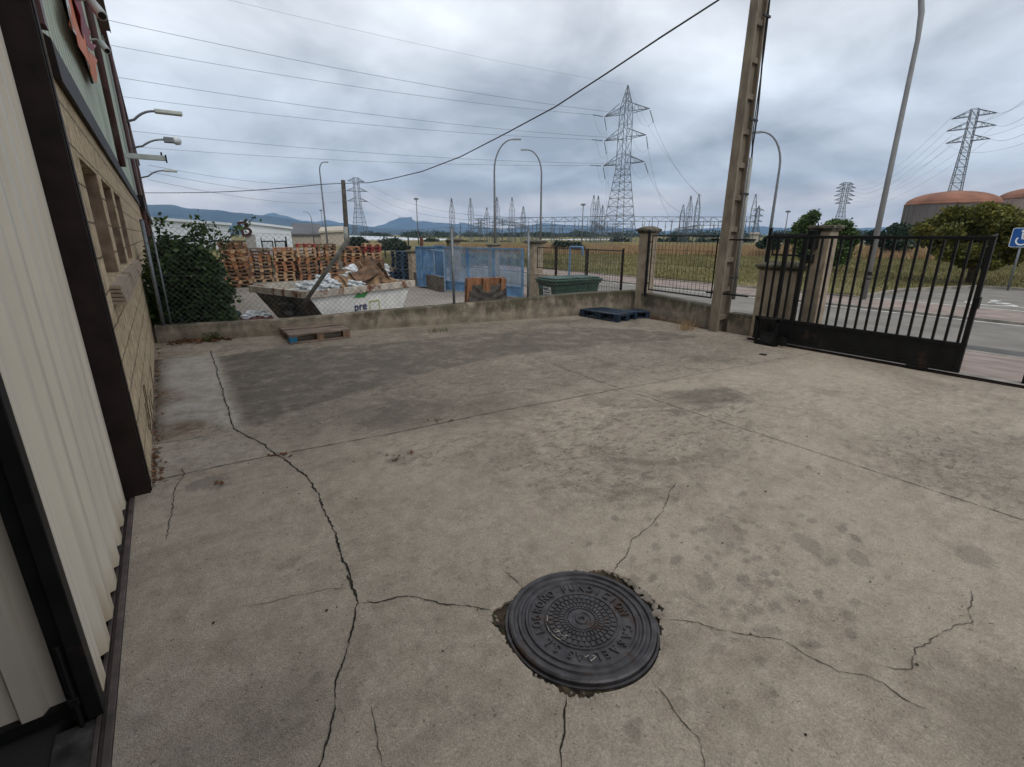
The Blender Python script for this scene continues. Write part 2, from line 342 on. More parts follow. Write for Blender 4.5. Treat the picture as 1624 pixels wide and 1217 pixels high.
# field: green and straw patches
def field_mat():
    m = bpy.data.materials.new('field'); m.use_nodes = True; t = m.node_tree; b = t.nodes['Principled BSDF']; b.inputs['Roughness'].default_value = 1; b.inputs['Specular IOR Level'].default_value = .1
    tcn = t.nodes.new('ShaderNodeTexCoord')
    def nz(s, d=8):
        n = t.nodes.new('ShaderNodeTexNoise'); n.inputs['Scale'].default_value = s; n.inputs['Detail'].default_value = d; n.inputs['Roughness'].default_value = .6
        t.links.new(tcn.outputs['Object'], n.inputs['Vector']); return n.outputs[0]
    a = t.nodes.new('ShaderNodeMath'); a.operation = 'MULTIPLY_ADD'; t.links.new(nz(3.0), a.inputs[0]); a.inputs[1].default_value = .5
    a2 = t.nodes.new('ShaderNodeMath'); a2.operation = 'MULTIPLY'; t.links.new(nz(.12), a2.inputs[0]); a2.inputs[1].default_value = .5; t.links.new(a2.outputs[0], a.inputs[2])
    r = t.nodes.new('ShaderNodeValToRGB'); t.links.new(a.outputs[0], r.inputs[0]); el = r.color_ramp.elements
    el[0].position = .38; el[0].color = (.095, .10, .035, 1); el[1].position = .62; el[1].color = (.31, .24, .135, 1)
    x = el.new(.5); x.color = (.18, .16, .065, 1)
    t.links.new(r.outputs[0], b.inputs['Base Color'])
    bp = t.nodes.new('ShaderNodeBump'); bp.inputs['Distance'].default_value = .1; t.links.new(nz(14), bp.inputs['Height']); t.links.new(bp.outputs[0], b.inputs['Normal'])
    return m
M_field = field_mat()

# main slab concrete: attributes 'stain' (dark damp/moss), 'rust', 'pale'
def slab_mat():
    m = bpy.data.materials.new('slab_concrete'); m.use_nodes = True; t = m.node_tree; b = t.nodes['Principled BSDF']
    b.inputs['Specular IOR Level'].default_value = .25
    tcn = t.nodes.new('ShaderNodeTexCoord')
    def nz(s, d=8, ro=.6, st=None, dist=0):
        n = t.nodes.new('ShaderNodeTexNoise'); n.inputs['Scale'].default_value = s; n.inputs['Detail'].default_value = d; n.inputs['Roughness'].default_value = ro; n.inputs['Distortion'].default_value = dist
        if st:
            mp = t.nodes.new('ShaderNodeMapping'); mp.inputs['Scale'].default_value = st; t.links.new(tcn.outputs['Object'], mp.inputs[0]); t.links.new(mp.outputs[0], n.inputs['Vector'])
        else: t.links.new(tcn.outputs['Object'], n.inputs['Vector'])
        return n.outputs[0]
    def ma(op, a, bb, c=None, clamp=False):
        n = t.nodes.new('ShaderNodeMath'); n.operation = op; n.use_clamp = clamp
        for i, v in enumerate((a, bb, c)):
            if v is None: continue
            if isinstance(v, (int, float)): n.inputs[i].default_value = v
            else: t.links.new(v, n.inputs[i])
        return n.outputs[0]
    def ramp(f, p0, c0, p1, c1):
        r = t.nodes.new('ShaderNodeValToRGB'); t.links.new(f, r.inputs[0]); r.color_ramp.elements[0].position = p0; r.color_ramp.elements[0].color = (*c0, 1)
        r.color_ramp.elements[1].position = p1; r.color_ramp.elements[1].color = (*c1, 1); return r.outputs[0]
    def mixc(f, a, bb, mode='MIX'):
        n = t.nodes.new('ShaderNodeMixRGB'); n.blend_type = mode
        if isinstance(f, (int, float)): n.inputs[0].default_value = f
        else: t.links.new(f, n.inputs[0])
        for i, v in ((1, a), (2, bb)):
            if isinstance(v, tuple): n.inputs[i].default_value = (*v, 1)
            else: t.links.new(v, n.inputs[i])
        return n.outputs[0]
    def attr(nm):
        a = t.nodes.new('ShaderNodeAttribute'); a.attribute_name = nm; return a.outputs['Fac']
    base = ramp(nz(1.1, 9, .62), .3, (.258, .212, .162), .7, (.42, .354, .282))
    base = mixc(ramp(nz(9, 8, .7), .35, (0, 0, 0), .72, (1, 1, 1)), base, (.45, .385, .31))
    # weather-darkened blotches, streaked along the slope of the yard
    blot = ramp(nz(.8, 10, .68, (1, 1.0, 1), .8), .50, (0, 0, 0), .63, (1, 1, 1))
    mo = attr('mott')
    base = mixc(ma('MULTIPLY', blot, ma('MULTIPLY_ADD', mo, .50, .34)), base, (.160, .134, .106))
    blot2 = ramp(nz(5.5, 10, .74), .535, (0, 0, 0), .62, (1, 1, 1))
    base = mixc(ma('MULTIPLY', blot2, ma('MULTIPLY_ADD', mo, .50, .22)), base, (.15, .126, .102))
    b3 = ramp(nz(15, 10, .78, (.75, 1.3, 1), .6), .51, (0, 0, 0), .60, (1, 1, 1)); base = mixc(ma('MULTIPLY', b3, ma('MULTIPLY_ADD', mo, .62, .14)), base, (.13, .108, .085))
    b4 = ramp(nz(11, 9, .75, (1.2, .8, 1)), .54, (0, 0, 0), .66, (1, 1, 1)); base = mixc(ma('MULTIPLY', b4, ma('MULTIPLY_ADD', mo, .40, .30)), base, (.50, .43, .345))
    st = attr('stain'); s2 = ma('MULTIPLY', st, ramp(nz(3.6, 12, .74), .33, (.40, .40, .40), .52, (1, 1, 1)), None, True)
    base = mixc(s2, base, (.088, .074, .058))
    base = mixc(ma('MULTIPLY', attr('pale'), ramp(nz(4.5, 9, .7), .35, (.2, .2, .2), .6, (.9, .9, .9))), base, (.47, .44, .395))
    base = mixc(ma('MULTIPLY', attr('spots'), .85), base, (.135, .115, .098))
    ru = ma('MULTIPLY', attr('rust'), ramp(nz(7, 8, .7), .36, (0, 0, 0), .54, (1, 1, 1)))
    base = mixc(ru, base, (.115, .062, .032))
    # aggregate grain
    v = t.nodes.new('ShaderNodeTexVoronoi'); v.inputs['Scale'].default_value = 240; t.links.new(tcn.outputs['Object'], v.inputs['Vector'])
    grain = ramp(v.outputs['Color'], .1, (.74, .74, .74), .9, (1.22, 1.21, 1.19))
    base = mixc(.85, base, grain, 'MULTIPLY')
    n3 = ramp(nz(95, 4, .8), .36, (.82, .82, .82), .66, (1.13, 1.13, 1.13)); base = mixc(.9, base, n3, 'MULTIPLY')
    pit = ramp(nz(46, 3, .6), .29, (.35, .33, .30), .36, (1, 1, 1)); base = mixc(.8, base, pit, 'MULTIPLY')
    t.links.new(base, b.inputs['Base Color'])
    t.links.new(ma('SUBTRACT', .93, ma('MULTIPLY', st, .15)), b.inputs['Roughness'])
    hgt = ma('ADD', ma('MULTIPLY', nz(95, 4, .8), .6), ma('ADD', ma('MULTIPLY', v.outputs['Distance'], .35), ma('MULTIPLY', nz(9, 8, .6), 1.2)))
    bp = t.nodes.new('ShaderNodeBump'); bp.inputs['Distance'].default_value = .006; t.links.new(hgt, bp.inputs['Height']); t.links.new(bp.outputs[0], b.inputs['Normal'])
    return m
M_slab = slab_mat()
M_crack = mat('crack_dirt', (.022, .019, .014), 1, var=.4, scale=20, col2=(.05, .045, .03), thresh=.6)
M_crackfine = mat('fine_crack_dirt', (.075, .064, .05), 1, var=.4, scale=12)
M_seam = mat('sawn_joint', (.085, .073, .06), 1, var=.4, scale=9)

# ================================================================== SETTING
# one ground sheet to the horizon, with a hole for nothing: it lies below every other sheet
b = MB(); b.add([(-14000, -9000, ZN - .02), (16000, -9000, ZN - .02), (16000, 16000, ZN - .02), (-14000, 16000, ZN - .02)], [(0, 1, 2, 3)])
struct(b.build('ground', M_field))

# ---- yard slab ---------------------------------------------------------------
MC = Vector((1.215, 1.215, 0))            # manhole centre
def in_poly(x, y, poly):
    c = np.zeros(x.shape, bool); n = len(poly)
    for i in range(n):
        x0, y0 = poly[i]; x1, y1 = poly[(i + 1) % n]
        cond = ((y0 > y) != (y1 > y)) & (x < (x1 - x0) * (y - y0) / ((y1 - y0) or 1e-9) + x0)
        c ^= cond
    return c
def poly_soft(x, y, pix, soft):
    P_ = [tuple(G(*p)[:2]) for p in pix]
    ins = in_poly(x, y, P_); d = np.full(x.shape, 1e9)
    for i in range(len(P_)):
        ax, ay = P_[i]; bx, by = P_[(i + 1) % len(P_)]; dx, dy = bx - ax, by - ay
        tt = np.clip(((x - ax) * dx + (y - ay) * dy) / (dx * dx + dy * dy + 1e-9), 0, 1)
        d = np.minimum(d, np.hypot(x - ax - tt * dx, y - ay - tt * dy))
    return np.clip(.5 + np.where(ins, d, -d) / soft, 0, 1)
C = .0125
x0, x1, y0, y1 = -.40, 7.70, -1.0, 9.2
def axis_(a, m, b_): 
    n1 = int(round((m - a) / C)); n2 = int(round((b_ - m) / .03)); return np.concatenate([a + np.arange(n1) * C, np.linspace(m, b_, n2 + 1)])
gx = axis_(x0, 3.6, x1); gy = axis_(y0, 3.2, y1); nx = len(gx) - 1; ny = len(gy) - 1
X, Y = np.meshgrid(gx, gy); X = X.ravel(); Y = Y.ravel()
hi = int(round((MC.x - x0) / C)); hj = int(round((MC.y - y0) / C)); n_ = 44
I, J = np.meshgrid(np.arange(nx), np.arange(ny)); I = I.ravel(); J = J.ravel()
keep = ~((I >= hi - n_) & (I < hi + n_) & (J >= hj - n_) & (J < hj + n_))
I = I[keep]; J = J[keep]; w = nx + 1
quads = np.stack([J * w + I, J * w + I + 1, (J + 1) * w + I + 1, (J + 1) * w + I], 1)
Zs = .003 * np.sin(X * 1.7 + .5) * np.cos(Y * 1.3) + .0015 * np.sin(X * 4.1 + Y * 3.3)
verts = np.stack([X, Y, Zs], 1).tolist(); faces = quads.tolist()
# stitched ragged hole round the manhole
bnd = [(hi + k, hj - n_) for k in range(-n_, n_)] + [(hi + n_, hj + k) for k in range(-n_, n_)] + [(hi - k, hj + n_) for k in range(-n_, n_)] + [(hi - n_, hj - k) for k in range(-n_, n_)]
hx, hy = x0 + hi * C, y0 + hj * C
hole_px = [(925, 905), (880, 910), (845, 925), (812, 948), (795, 962), (778, 968), (782, 985), (792, 1000), (806, 1020), (830, 1045), (850, 1070), (885, 1092), (905, 1103), (945, 1103), (975, 1085), (1010, 1072), (1032, 1050), (1046, 1015), (1048, 985), (1050, 965), (1030, 945), (1005, 925), (972, 906)]
hp = []
for p in hole_px:
    g = G(*p); hp.append((math.atan2(g.y - hy, g.x - hx), math.hypot(g.x - hx, g.y - hy)))
hp.sort(); ha = np.array([q[0] for q in hp]); hr_ = np.array([q[1] for q in hp])
ha = np.concatenate([ha - 2 * math.pi, ha, ha + 2 * math.pi]); hr_ = np.concatenate([hr_] * 3)
rays = []; nst = 14
for k, (i, j) in enumerate(bnd):
    ix = j * w + i; bx, by = gx[i], gy[j]; a = math.atan2(by - hy, bx - hx)
    ri = max(.322, float(np.interp(a, ha, hr_)) + .006 * math.sin(k * .28) + .004 * math.sin(k * .71 + 1) + .003 * math.sin(k * 1.7) + random.uniform(-.0015, .0015))
    ids = [ix]
    for s_ in range(1, nst + 1):
        f_ = s_ / nst; qx = bx + (hx + ri * math.cos(a) - bx) * f_; qy = by + (hy + ri * math.sin(a) - by) * f_
        verts.append([qx, qy, float(.003 * math.sin(qx * 1.7 + .5) * math.cos(qy * 1.3)) - (.004 if s_ == nst else 0)]); ids.append(len(verts) - 1)
    verts.append([hx + (ri + .006) * math.cos(a), hy + (ri + .006) * math.sin(a), -.07]); ids.append(len(verts) - 1)
    rays.append(ids)
for k in range(len(rays)):
    a, b2 = rays[k], rays[(k + 1) % len(rays)]
    for s_ in range(len(a) - 1): faces.append([a[s_], b2[s_], b2[s_ + 1], a[s_ + 1]])
nslab = len(faces)
V = np.array(verts); VX, VY = V[:, 0], V[:, 1]
stain = np.zeros(len(V)); spots = np.zeros(len(V)); mott = np.zeros(len(V)); pale = np.zeros(len(V)); rust = np.zeros(len(V))
stain = np.maximum(stain, .80 * poly_soft(VX, VY, [(345, 566), (430, 553), (600, 545), (760, 528), (900, 518), (1010, 522), (1130, 535), (960, 548), (860, 560), (800, 566), (690, 590), (640, 604), (560, 628), (470, 655), (405, 680), (380, 676), (365, 620)], .16))
stain = np.maximum(stain, .5 * poly_soft(VX, VY, [(400, 545), (700, 512), (1000, 500), (1180, 540), (1240, 560), (990, 612), (700, 668), (470, 708), (400, 690)], .8))
stain = np.maximum(stain, .35 * poly_soft(VX, VY, [(760, 560), (1000, 545), (1150, 555), (1180, 575), (1010, 605), (800, 600)], 1.2))
stain = np.maximum(stain, .5 * poly_soft(VX, VY, [(1050, 622), (1150, 615), (1185, 632), (1120, 650)], .15))
stain = np.maximum(stain, .16 * poly_soft(VX, VY, [(1000, 660), (1190, 640), (1180, 690), (1000, 790), (880, 770)], .6))
stain = np.maximum(stain, .40 * poly_soft(VX, VY, [(1420, 690), (1624, 700), (1624, 800), (1540, 770)], .7))
stain = np.maximum(stain, .35 * poly_soft(VX, VY, [(330, 1130), (470, 1060), (540, 1100), (500, 1217), (300, 1217)], .25))
stain = np.maximum(stain, .30 * poly_soft(VX, VY, [(1560, 1120), (1624, 1080), (1624, 1217), (1550, 1217)], .2))
stain = np.maximum(stain, .85 * poly_soft(VX, VY, [(238, 570), (262, 570), (262, 650), (254, 690), (236, 705)], .14))
for pg, am, sf in (([(860, 640), (1180, 620), (1240, 700), (1010, 800), (880, 790), (780, 740)], .9, .5), ([(1400, 670), (1624, 690), (1640, 840), (1500, 790), (1380, 730)], .9, .6), ([(620, 700), (760, 690), (770, 740), (600, 745)], .8, .3),
                   ([(250, 545), (1000, 495), (1200, 535), (1250, 560), (990, 615), (450, 715), (250, 750)], .75, .6), ([(1000, 620), (1600, 600), (1624, 700), (1150, 660)], .35, .6), ([(1020, 622), (1180, 612), (1190, 640), (1090, 655)], 1.0, .2)):
    mott = np.maximum(mott, am * poly_soft(VX, VY, pg, sf))
rust = np.maximum(rust, .75 * poly_soft(VX, VY, [(245, 620), (275, 618), (300, 632), (245, 645)], .3))
rust = np.maximum(rust, .75 * poly_soft(VX, VY, [(245, 678), (300, 668), (325, 668), (320, 686), (250, 700)], .3))
rust = np.maximum(rust, .45 * poly_soft(VX, VY, [(250, 560), (275, 558), (275, 575), (250, 580)], .3))
pale = np.maximum(pale, .95 * poly_soft(VX, VY, [(262, 570), (330, 562), (352, 600), (368, 650), (380, 680), (330, 670), (262, 668), (272, 620)], .18))
stain = np.maximum(stain, .45 * poly_soft(VX, VY, [(270, 655), (330, 640), (350, 655), (320, 676), (268, 685)], .12))
stain = np.maximum(stain, .4 * poly_soft(VX, VY, [(280, 592), (335, 590), (325, 604), (285, 604)], .12))
pale = np.maximum(pale, .35 * poly_soft(VX, VY, [(245, 705), (370, 690), (430, 722), (250, 755)], .15))
# pale edge of the patch beside the crack
pale = np.maximum(pale, .95 * poly_soft(VX, VY, [(333, 560), (341, 560), (362, 625), (385, 680), (372, 684), (352, 630)], .06))
def spot(px, py, r_, a_, el=1.0, an=0.0):
    g = G(px, py); dx, dy = VX - g.x, VY - g.y; ca, sa = math.cos(an), math.sin(an)
    q = ((dx * ca + dy * sa) / (r_ * el)) ** 2 + ((-dx * sa + dy * ca) / r_) ** 2
    q = q + .28 * np.sin(VX * 70 + px) * np.cos(VY * 64 + py) + .15 * np.sin(VX * 160 + py)
    np.maximum(spots, a_ * np.clip((1.25 - q) * 1.8, 0, 1), out=spots)
rs = random.Random(3)
for k in range(130):
    px, py = rs.gauss(1190, 115), rs.gauss(905, 75)
    spot(px, py, rs.uniform(.011, .027), rs.uniform(.30, .62), rs.uniform(1, 1.9), rs.uniform(-.4, .9))
for k in range(60):
    px, py = rs.uniform(560, 900), rs.uniform(880, 1150)
    if math.hypot((px - 925) / 1.1, py - 990) < 150: continue
    spot(px, py, rs.uniform(.010, .024), rs.uniform(.12, .3), rs.uniform(1, 1.6), rs.uniform(0, 3))
for px, py, r_, a_ in ((1280, 862, .06, .5), (1150, 845, .10, .3), (1360, 884, .05, .5), (1540, 880, .07, .45), (1550, 884, .06, .4), (1178, 918, .03, .6), (1120, 925, .04, .4), (640, 725, .10, .35), (455, 895, .04, .4), (490, 900, .04, .3),
                       (1005, 1160, .028, .55), (1010, 1150, .02, .5), (330, 765, .09, .6), (350, 770, .05, .5), (315, 772, .05, .5), (625, 730, .04, .6), (240, 640, .08, .4), (500, 1075, .02, .4), (1080, 1115, .03, .35), (1110, 1108, .03, .35)):
    spot(px, py, r_, a_, 1.5, rs.uniform(0, 1))
# cracks and joints: narrow strips of dirt in the slab surface
cv = []; cf = []; cmats = []
def ribbon(pix, wd, jit, mi, z=.0035, step=.014, taper=True):
    P_ = [G(*p) for p in pix]; pts = []
    for a, b2 in zip(P_[:-1], P_[1:]):
        n = max(1, int((b2 - a).length / step)); pts += [a.lerp(b2, i / n) for i in range(n)]
    pts.append(P_[-1]); n = len(pts); base = len(cv); r2 = random.Random(int(pix[0][0] * 7 + pix[0][1])); off = 0
    for i, p in enumerate(pts):
        d = (pts[min(i + 1, n - 1)] - pts[max(i - 1, 0)]).normalized(); nn = Vector((-d.y, d.x, 0))
        off = off * .82 + r2.uniform(-jit, jit) * 1.25 + (r2.uniform(-jit, jit) * 1.6 if i % 5 == 0 else 0); ww = wd * (.25 + 1.0 * r2.random() + .7 * abs(math.sin(i * .19)) ** 2)
        if taper: ww *= min(1, .25 + min(i, n - 1 - i) / 6)
        q = p + nn * off; zz = .003 * math.sin(q.x * 1.7 + .5) * math.cos(q.y * 1.3) + .0015 * math.sin(q.x * 4.1 + q.y * 3.3) + z
        cv.append([q.x + nn.x * ww / 2, q.y + nn.y * ww / 2, zz]); cv.append([q.x - nn.x * ww / 2, q.y - nn.y * ww / 2, zz])
    for i in range(n - 1):
        cf.append([base + 2 * i, base + 2 * i + 1, base + 2 * i + 3, base + 2 * i + 2]); cmats.append(mi)
ribbon([(334, 556), (350, 610), (358, 640), (372, 682), (415, 705), (437, 722), (452, 730), (485, 755), (505, 780), (515, 815), (530, 838), (540, 880), (552, 905), (562, 935), (568, 958)], .0085, .004, 1)
ribbon([(568, 958), (560, 995), (545, 1045), (533, 1080), (528, 1120), (520, 1160), (503, 1225)], .0055, .003, 1, taper=False)
ribbon([(553, 912), (557, 920), (561, 932)], .022, .003, 1, z=.0045)
ribbon([(563, 959), (570, 958), (600, 955), (632, 947), (665, 947), (700, 958), (740, 962), (780, 968)], .0045, .0028, 1)
ribbon([(1050, 982), (1090, 985), (1140, 1000), (1200, 1010), (1240, 1015), (1290, 1045), (1330, 1065), (1370, 1070), (1400, 1080), (1430, 1105), (1480, 1130)], .003, .003, 2)
ribbon([(970, 908), (990, 885), (1005, 855), (1030, 835), (1055, 805), (1070, 765)], .0035, .004, 2)
ribbon([(900, 1100), (893, 1130), (895, 1170), (888, 1225)], .005, .003, 1)
ribbon([(1030, 1080), (1060, 1110), (1075, 1140), (1105, 1170), (1118, 1225)], .003, .003, 2)
ribbon([(290, 740), (294, 752), (278, 775), (272, 820), (262, 860)], .0045, .004, 2)
ribbon([(560, 935), (520, 935), (470, 945), (430, 955), (380, 965)], .0022, .003, 2)
ribbon([(1535, 930), (1540, 985), (1500, 1000), (1450, 1030), (1445, 1060), (1405, 1060)], .0032, .004, 2)
ribbon([(590, 1110), (592, 1150), (608, 1225)], .0025, .003, 2)
ribbon([(800, 905), (828, 930)], .0035, .003, 2)
ribbon([(700, 705), (735, 695), (775, 692)], .003, .004, 2)
ribbon([(243, 763), (330, 744), (437, 722)], .006, .0015, 3, taper=False)
ribbon([(445, 721), (620, 688), (800, 651), (985, 617)], .0065, .0012, 3, taper=False)
ribbon([(985, 617), (1130, 590), (1290, 560)], .0045, .001, 3, taper=False)
ribbon([(1640, 831), (1300, 720), (1130, 664), (985, 617)], .0045, .001, 3, taper=False)
ribbon([(985, 617), (930, 598), (862, 572)], .0045, .001, 3, taper=False)
ribbon([(240, 706), (300, 697), (372, 684)], .004, .003, 2)
nb_ = len(verts)
allv = verts + cv; allf = faces + [[i + nb_ for i in q] for q in cf]
me = bpy.data.meshes.new('yard_slab'); me.from_pydata(allv, [], allf)
for q in (M_slab, M_crack, M_crackfine, M_seam): me.materials.append(q)
me.polygons.foreach_set('material_index', [0] * len(faces) + cmats)
for nm, arr in (('stain', stain), ('spots', spots), ('mott', mott), ('pale', pale), ('rust', rust)):
    at_ = me.attributes.new(nm, 'FLOAT', 'POINT'); at_.data.foreach_set('value', np.concatenate([arr, np.zeros(len(cv))]).astype(np.float32))
me.update(); yard = struct(bpy.data.objects.new('yard_ground', me)); COL.objects.link(yard)
# the slab's surroundings: sloping ramp out through the gate
b = MB(); b.hexa([(x0, y0, -.35), (7.7, y0, -.35), (7.7, 9.1, -.35), (x0, 9.1, -.35), (x0, y0, -.12), (7.7, y0, -.12), (7.7, 9.1, -.12), (x0, 9.1, -.12)])
struct(b.build('yard_base', M_soil))

# ---- manhole ----------------------------------------------------------------
MSC = .955
mh = thing('manhole_cover', 'round cast iron manhole cover with raised lettering, set in broken concrete', 'manhole cover', (1.226, 1.232, -.001)); mh.scale = (MSC, MSC, 1.25)
prof = [(.330, -.03), (.330, .006), (.322, .010), (.308, .010), (.303, .003), (.290, .003), (.285, .009), (.274, .009), (.269, .003), (.258, .003), (.253, .009), (.243, .009), (.238, .003),
        (.170, .003), (.168, .007), (.161, .007), (.159, .003), (.062, .003), (.060, .007), (.043, .007), (.040, .004), (.028, .004), (.026, .008), (.015, .008), (.012, .003), (.001, .003)]
b = MB(); b.lathe(prof, n=96)
for ring, (r0, r1, cnt) in enumerate(((.131, .153, 34), (.104, .126, 34), (.080, .099, 34), (.065, .076, 34))):
    for k in range(cnt):
        a0 = 2 * math.pi * (k + .10 + .5 * (ring % 2)) / cnt; a1 = 2 * math.pi * (k + .90 - .10 + .5 * (ring % 2)) / cnt
        ps = [(r0, a0), (r1, a0), (r1, a1), (r0, a1)]; q = [(p * math.cos(a), p * math.sin(a)) for p, a in ps]
        b.hexa([(x, y, .0032) for x, y in q] + [(x, y, .0075) for x, y in q])
b.build('cover', M_iron, mh)
lb = MB()
def glyph_mesh(txt, size, ext, font=None, sx=1.0):
    cu = bpy.data.curves.new('t', 'FONT'); cu.body = txt; cu.size = size; cu.extrude = ext; cu.align_x = 'CENTER'; cu.resolution_u = 3; cu.offset = size * .012
    o = bpy.data.objects.new('t', cu); COL.objects.link(o); bpy.context.view_layer.update()
    m = bpy.data.meshes.new_from_object(o.evaluated_get(bpy.context.evaluated_depsgraph_get()))
    vs = [(v.co.x * sx, v.co.y, v.co.z) for v in m.vertices]; fs = [tuple(p.vertices) for p in m.polygons]
    bpy.data.objects.remove(o); bpy.data.curves.remove(cu); bpy.data.meshes.remove(m); return vs, fs
def man_ang(zx, zy):
    g = G(740 + zx / 4.508, 860 + zy / 4.508); return math.atan2(g.y - 1.232, g.x - 1.226)
def ring_text(txt, a0, a1):
    lb = MB()
    while a1 > a0: a1 -= 2 * math.pi
    for k, ch in enumerate(txt):
        if ch == ' ': continue
        a = a0 + (a1 - a0) * (k / (len(txt) - 1)); vs, fs = glyph_mesh(ch, .058, .0028, sx=.82)
        M = Matrix.Rotation(a - math.pi / 2, 4, 'Z') @ Matrix.Translation((0, .186, .0056))
        lb.add([M @ Vector(v) for v in vs], fs)
    lb.build('lettering', M_iron, mh); lb = MB()
ring_text('FUNDICION', man_ang(700, 355), man_ang(1125, 510))
ring_text('CASA', man_ang(1150, 620), man_ang(1060, 775))
ring_text('ELIAS', man_ang(1010, 825), man_ang(740, 815))
ring_text('S.L', man_ang(645, 770), man_ang(575, 725))
ring_text('LOGROÑO', man_ang(515, 650), man_ang(600, 385))
b = MB(); b.lathe([(.345, -.05), (.345, -.004), (.334, -.004), (.334, -.05)], n=96); b.build('frame', M_iron, mh)
b = MB()
for pl_ in ([(575, 520), (578, 545), (574, 560)], [(578, 600), (590, 630), (600, 640)], [(612, 655), (640, 678), (675, 698)], [(632, 615), (655, 625), (672, 650)], [(640, 640), (665, 632)], [(680, 660), (705, 670), (718, 660)], [(835, 800), (850, 822), (868, 805)], [(885, 845), (905, 835), (925, 812)], [(900, 812), (915, 805)]):
    pp = [G(740 + zx / 4.508, 860 + zy / 4.508, .012) for zx, zy in pl_]; pp = [((p.x - 1.226) / MSC, (p.y - 1.232) / MSC, .0086) for p in pp]; b.path(pp, .0022, 4)
b.build('paint_flecks', mat('worn_paint', (.45, .42, .36), .9, var=.4, scale=60), mh)
# soil in the gap and rubble
b = MB(); nn = 70
for k in range(nn + 1):
    for i in range(9):
        a = 2 * math.pi * k / nn; r_ = .30 + i * .025; b.v.append((hx + r_ * math.cos(a), hy + r_ * math.sin(a), -.017 + random.uniform(-.006, .009)))
for k in range(nn):
    for i in range(8): q = k * 9 + i; b.f.append((q, q + 9, q + 10, q + 1)); b.m.append(0)
tag(b.build('soil', M_soil), kind='stuff', label='dark damp soil and moss in the gap round the manhole', cat='soil')
def rock(b, c, r_, mi=0, squash=.6):
    me_ = bmesh.new(); bmesh.ops.create_icosphere(me_, subdivisions=1, radius=1)
    rz = random.uniform(0, 6)
    M = Matrix.Translation(c) @ Matrix.Rotation(rz, 4, 'Z') @ Matrix.Diagonal((r_ * random.uniform(.7, 1.5), r_ * random.uniform(.7, 1.1), r_ * squash, 1))
    vs = [M @ (v.co * random.uniform(.8, 1.15)) for v in me_.verts]
    b.add(vs, [tuple(v.index for v in f.verts) for f in me_.faces], mi); me_.free()
b = MB()
for px, py, r_ in ((1000, 925, .02), (1008, 930, .016), (1013, 938, .022), (1022, 940, .018), (1026, 950, .024), (1033, 955, .018), (1038, 962, .022), (1042, 972, .026), (1046, 978, .018), (975, 912, .012), (985, 915, .014), (992, 920, .012), (1030, 945, .012), (1018, 948, .012), (965, 908, .010)):
    g = G(px, py); rock(b, (g.x, g.y, -.002), r_, squash=.5)
for k in range(45):
    a = random.uniform(0, 6.283); r_ = float(np.interp(a if a < math.pi else a - 2 * math.pi, ha, hr_)) - random.uniform(0, .03)
    rock(b, (hx + r_ * math.cos(a), hy + r_ * math.sin(a), -.015), random.uniform(.003, .009))
tag(b.build('rubble', M_rubble), kind='stuff', label='crumbled concrete chips along the upper right rim of the manhole', cat='rubble')

# ---- neighbour yard, road, pavements ------------------------------------------
b = MB(); b.add([(-.3, 9.15, ZN - .004), (9.2, 7.0, ZN - .004), (9.3, 30, ZN - .004), (-.3, 30, ZN - .004)], [(0, 1, 2, 3)])
struct(b.build('neighbour_yard_ground', M_nyard))
b = MB()   # pavement on our side, sloping down from the gate to the kerb
b.add([(7.7, -20, -.02), (9.5, -20, ZN + .10), (9.5, 60, ZN + .10), (7.7, 60, -.02)], [(0, 1, 2, 3)]) if False else None
b.add([(7.66, -20, -.012), (11.5, -20, ZN + .012), (11.5, 6.9, ZN + .012), (7.66, 6.9, -.012)], [(0, 1, 2, 3)])
b.add([(9.25, 6.9, ZN + .008), (11.5, 6.9, ZN + .012), (11.5, 70, ZN + .012), (9.25, 70, ZN + .008)], [(0, 1, 2, 3)])
struct(b.build('near_pavement', M_pink))
b = MB(); b.box(11.5, 11.66, -20, 70, ZN - .1, ZN + .016); struct(b.build('near_kerb', M_kerb))
b = MB(); b.add([(11.66, -30, ZN), (16.0, -30, ZN), (16.0, 80, ZN), (11.66, 80, ZN)], [(0, 1, 2, 3)]); struct(b.build('road', M_asph))
b = MB(); b.add([(11.68, -30, ZN + .004), (12.25, -30, ZN + .004), (12.25, 80, ZN + .004), (11.68, 80, ZN + .004)], [(0, 1, 2, 3)])
struct(b.build('gutter_strip', mat('dark_asphalt', (.10, .094, .088), .85, var=.2, scale=2)))
b = MB()
b.box(15.78, 15.88, -30, 80, ZN + .001, ZN + .005); b.box(12.1, 12.2, -20, 1.2, ZN + .005, ZN + .009); b.box(11.9, 12.9, 1.0, 1.12, ZN + .0055, ZN + .0095)
struct(b.build('road_markings', M_paint))
b = MB(); b.box(16.0, 16.15, -30, 80, ZN - .1, ZN + .06); struct(b.build('far_kerb', M_kerb))
b = MB(); b.add([(16.15, -30, ZN + .055), (18.3, -30, ZN + .055), (18.3, 80, ZN + .055), (16.15, 80, ZN + .055)], [(0, 1, 2, 3)]); struct(b.build('far_pavement', M_pink))
b = MB(); b.add([(18.3, -30, ZN + .045), (25.5, -30, ZN + .045), (25.5, 5.2, ZN + .045), (21.6, 6.4, ZN + .045), (18.3, 6.4, ZN + .045)], [(0, 1, 2, 3, 4)]); struct(b.build('parking_bay', M_asph))
b = MB(); b.wall((18.3, 6.4), (21.6, 6.4), .15, ZN - .1, ZN + .14); b.wall((21.6, 6.4), (25.5, 5.2), .15, ZN - .1, ZN + .14); b.wall((25.5, 5.2), (25.65, -30), .15, ZN - .1, ZN + .13); b.wall((18.3, 6.55), (18.3, 80), .12, ZN - .1, ZN + .10)
struct(b.build('parking_kerb', M_kerb))
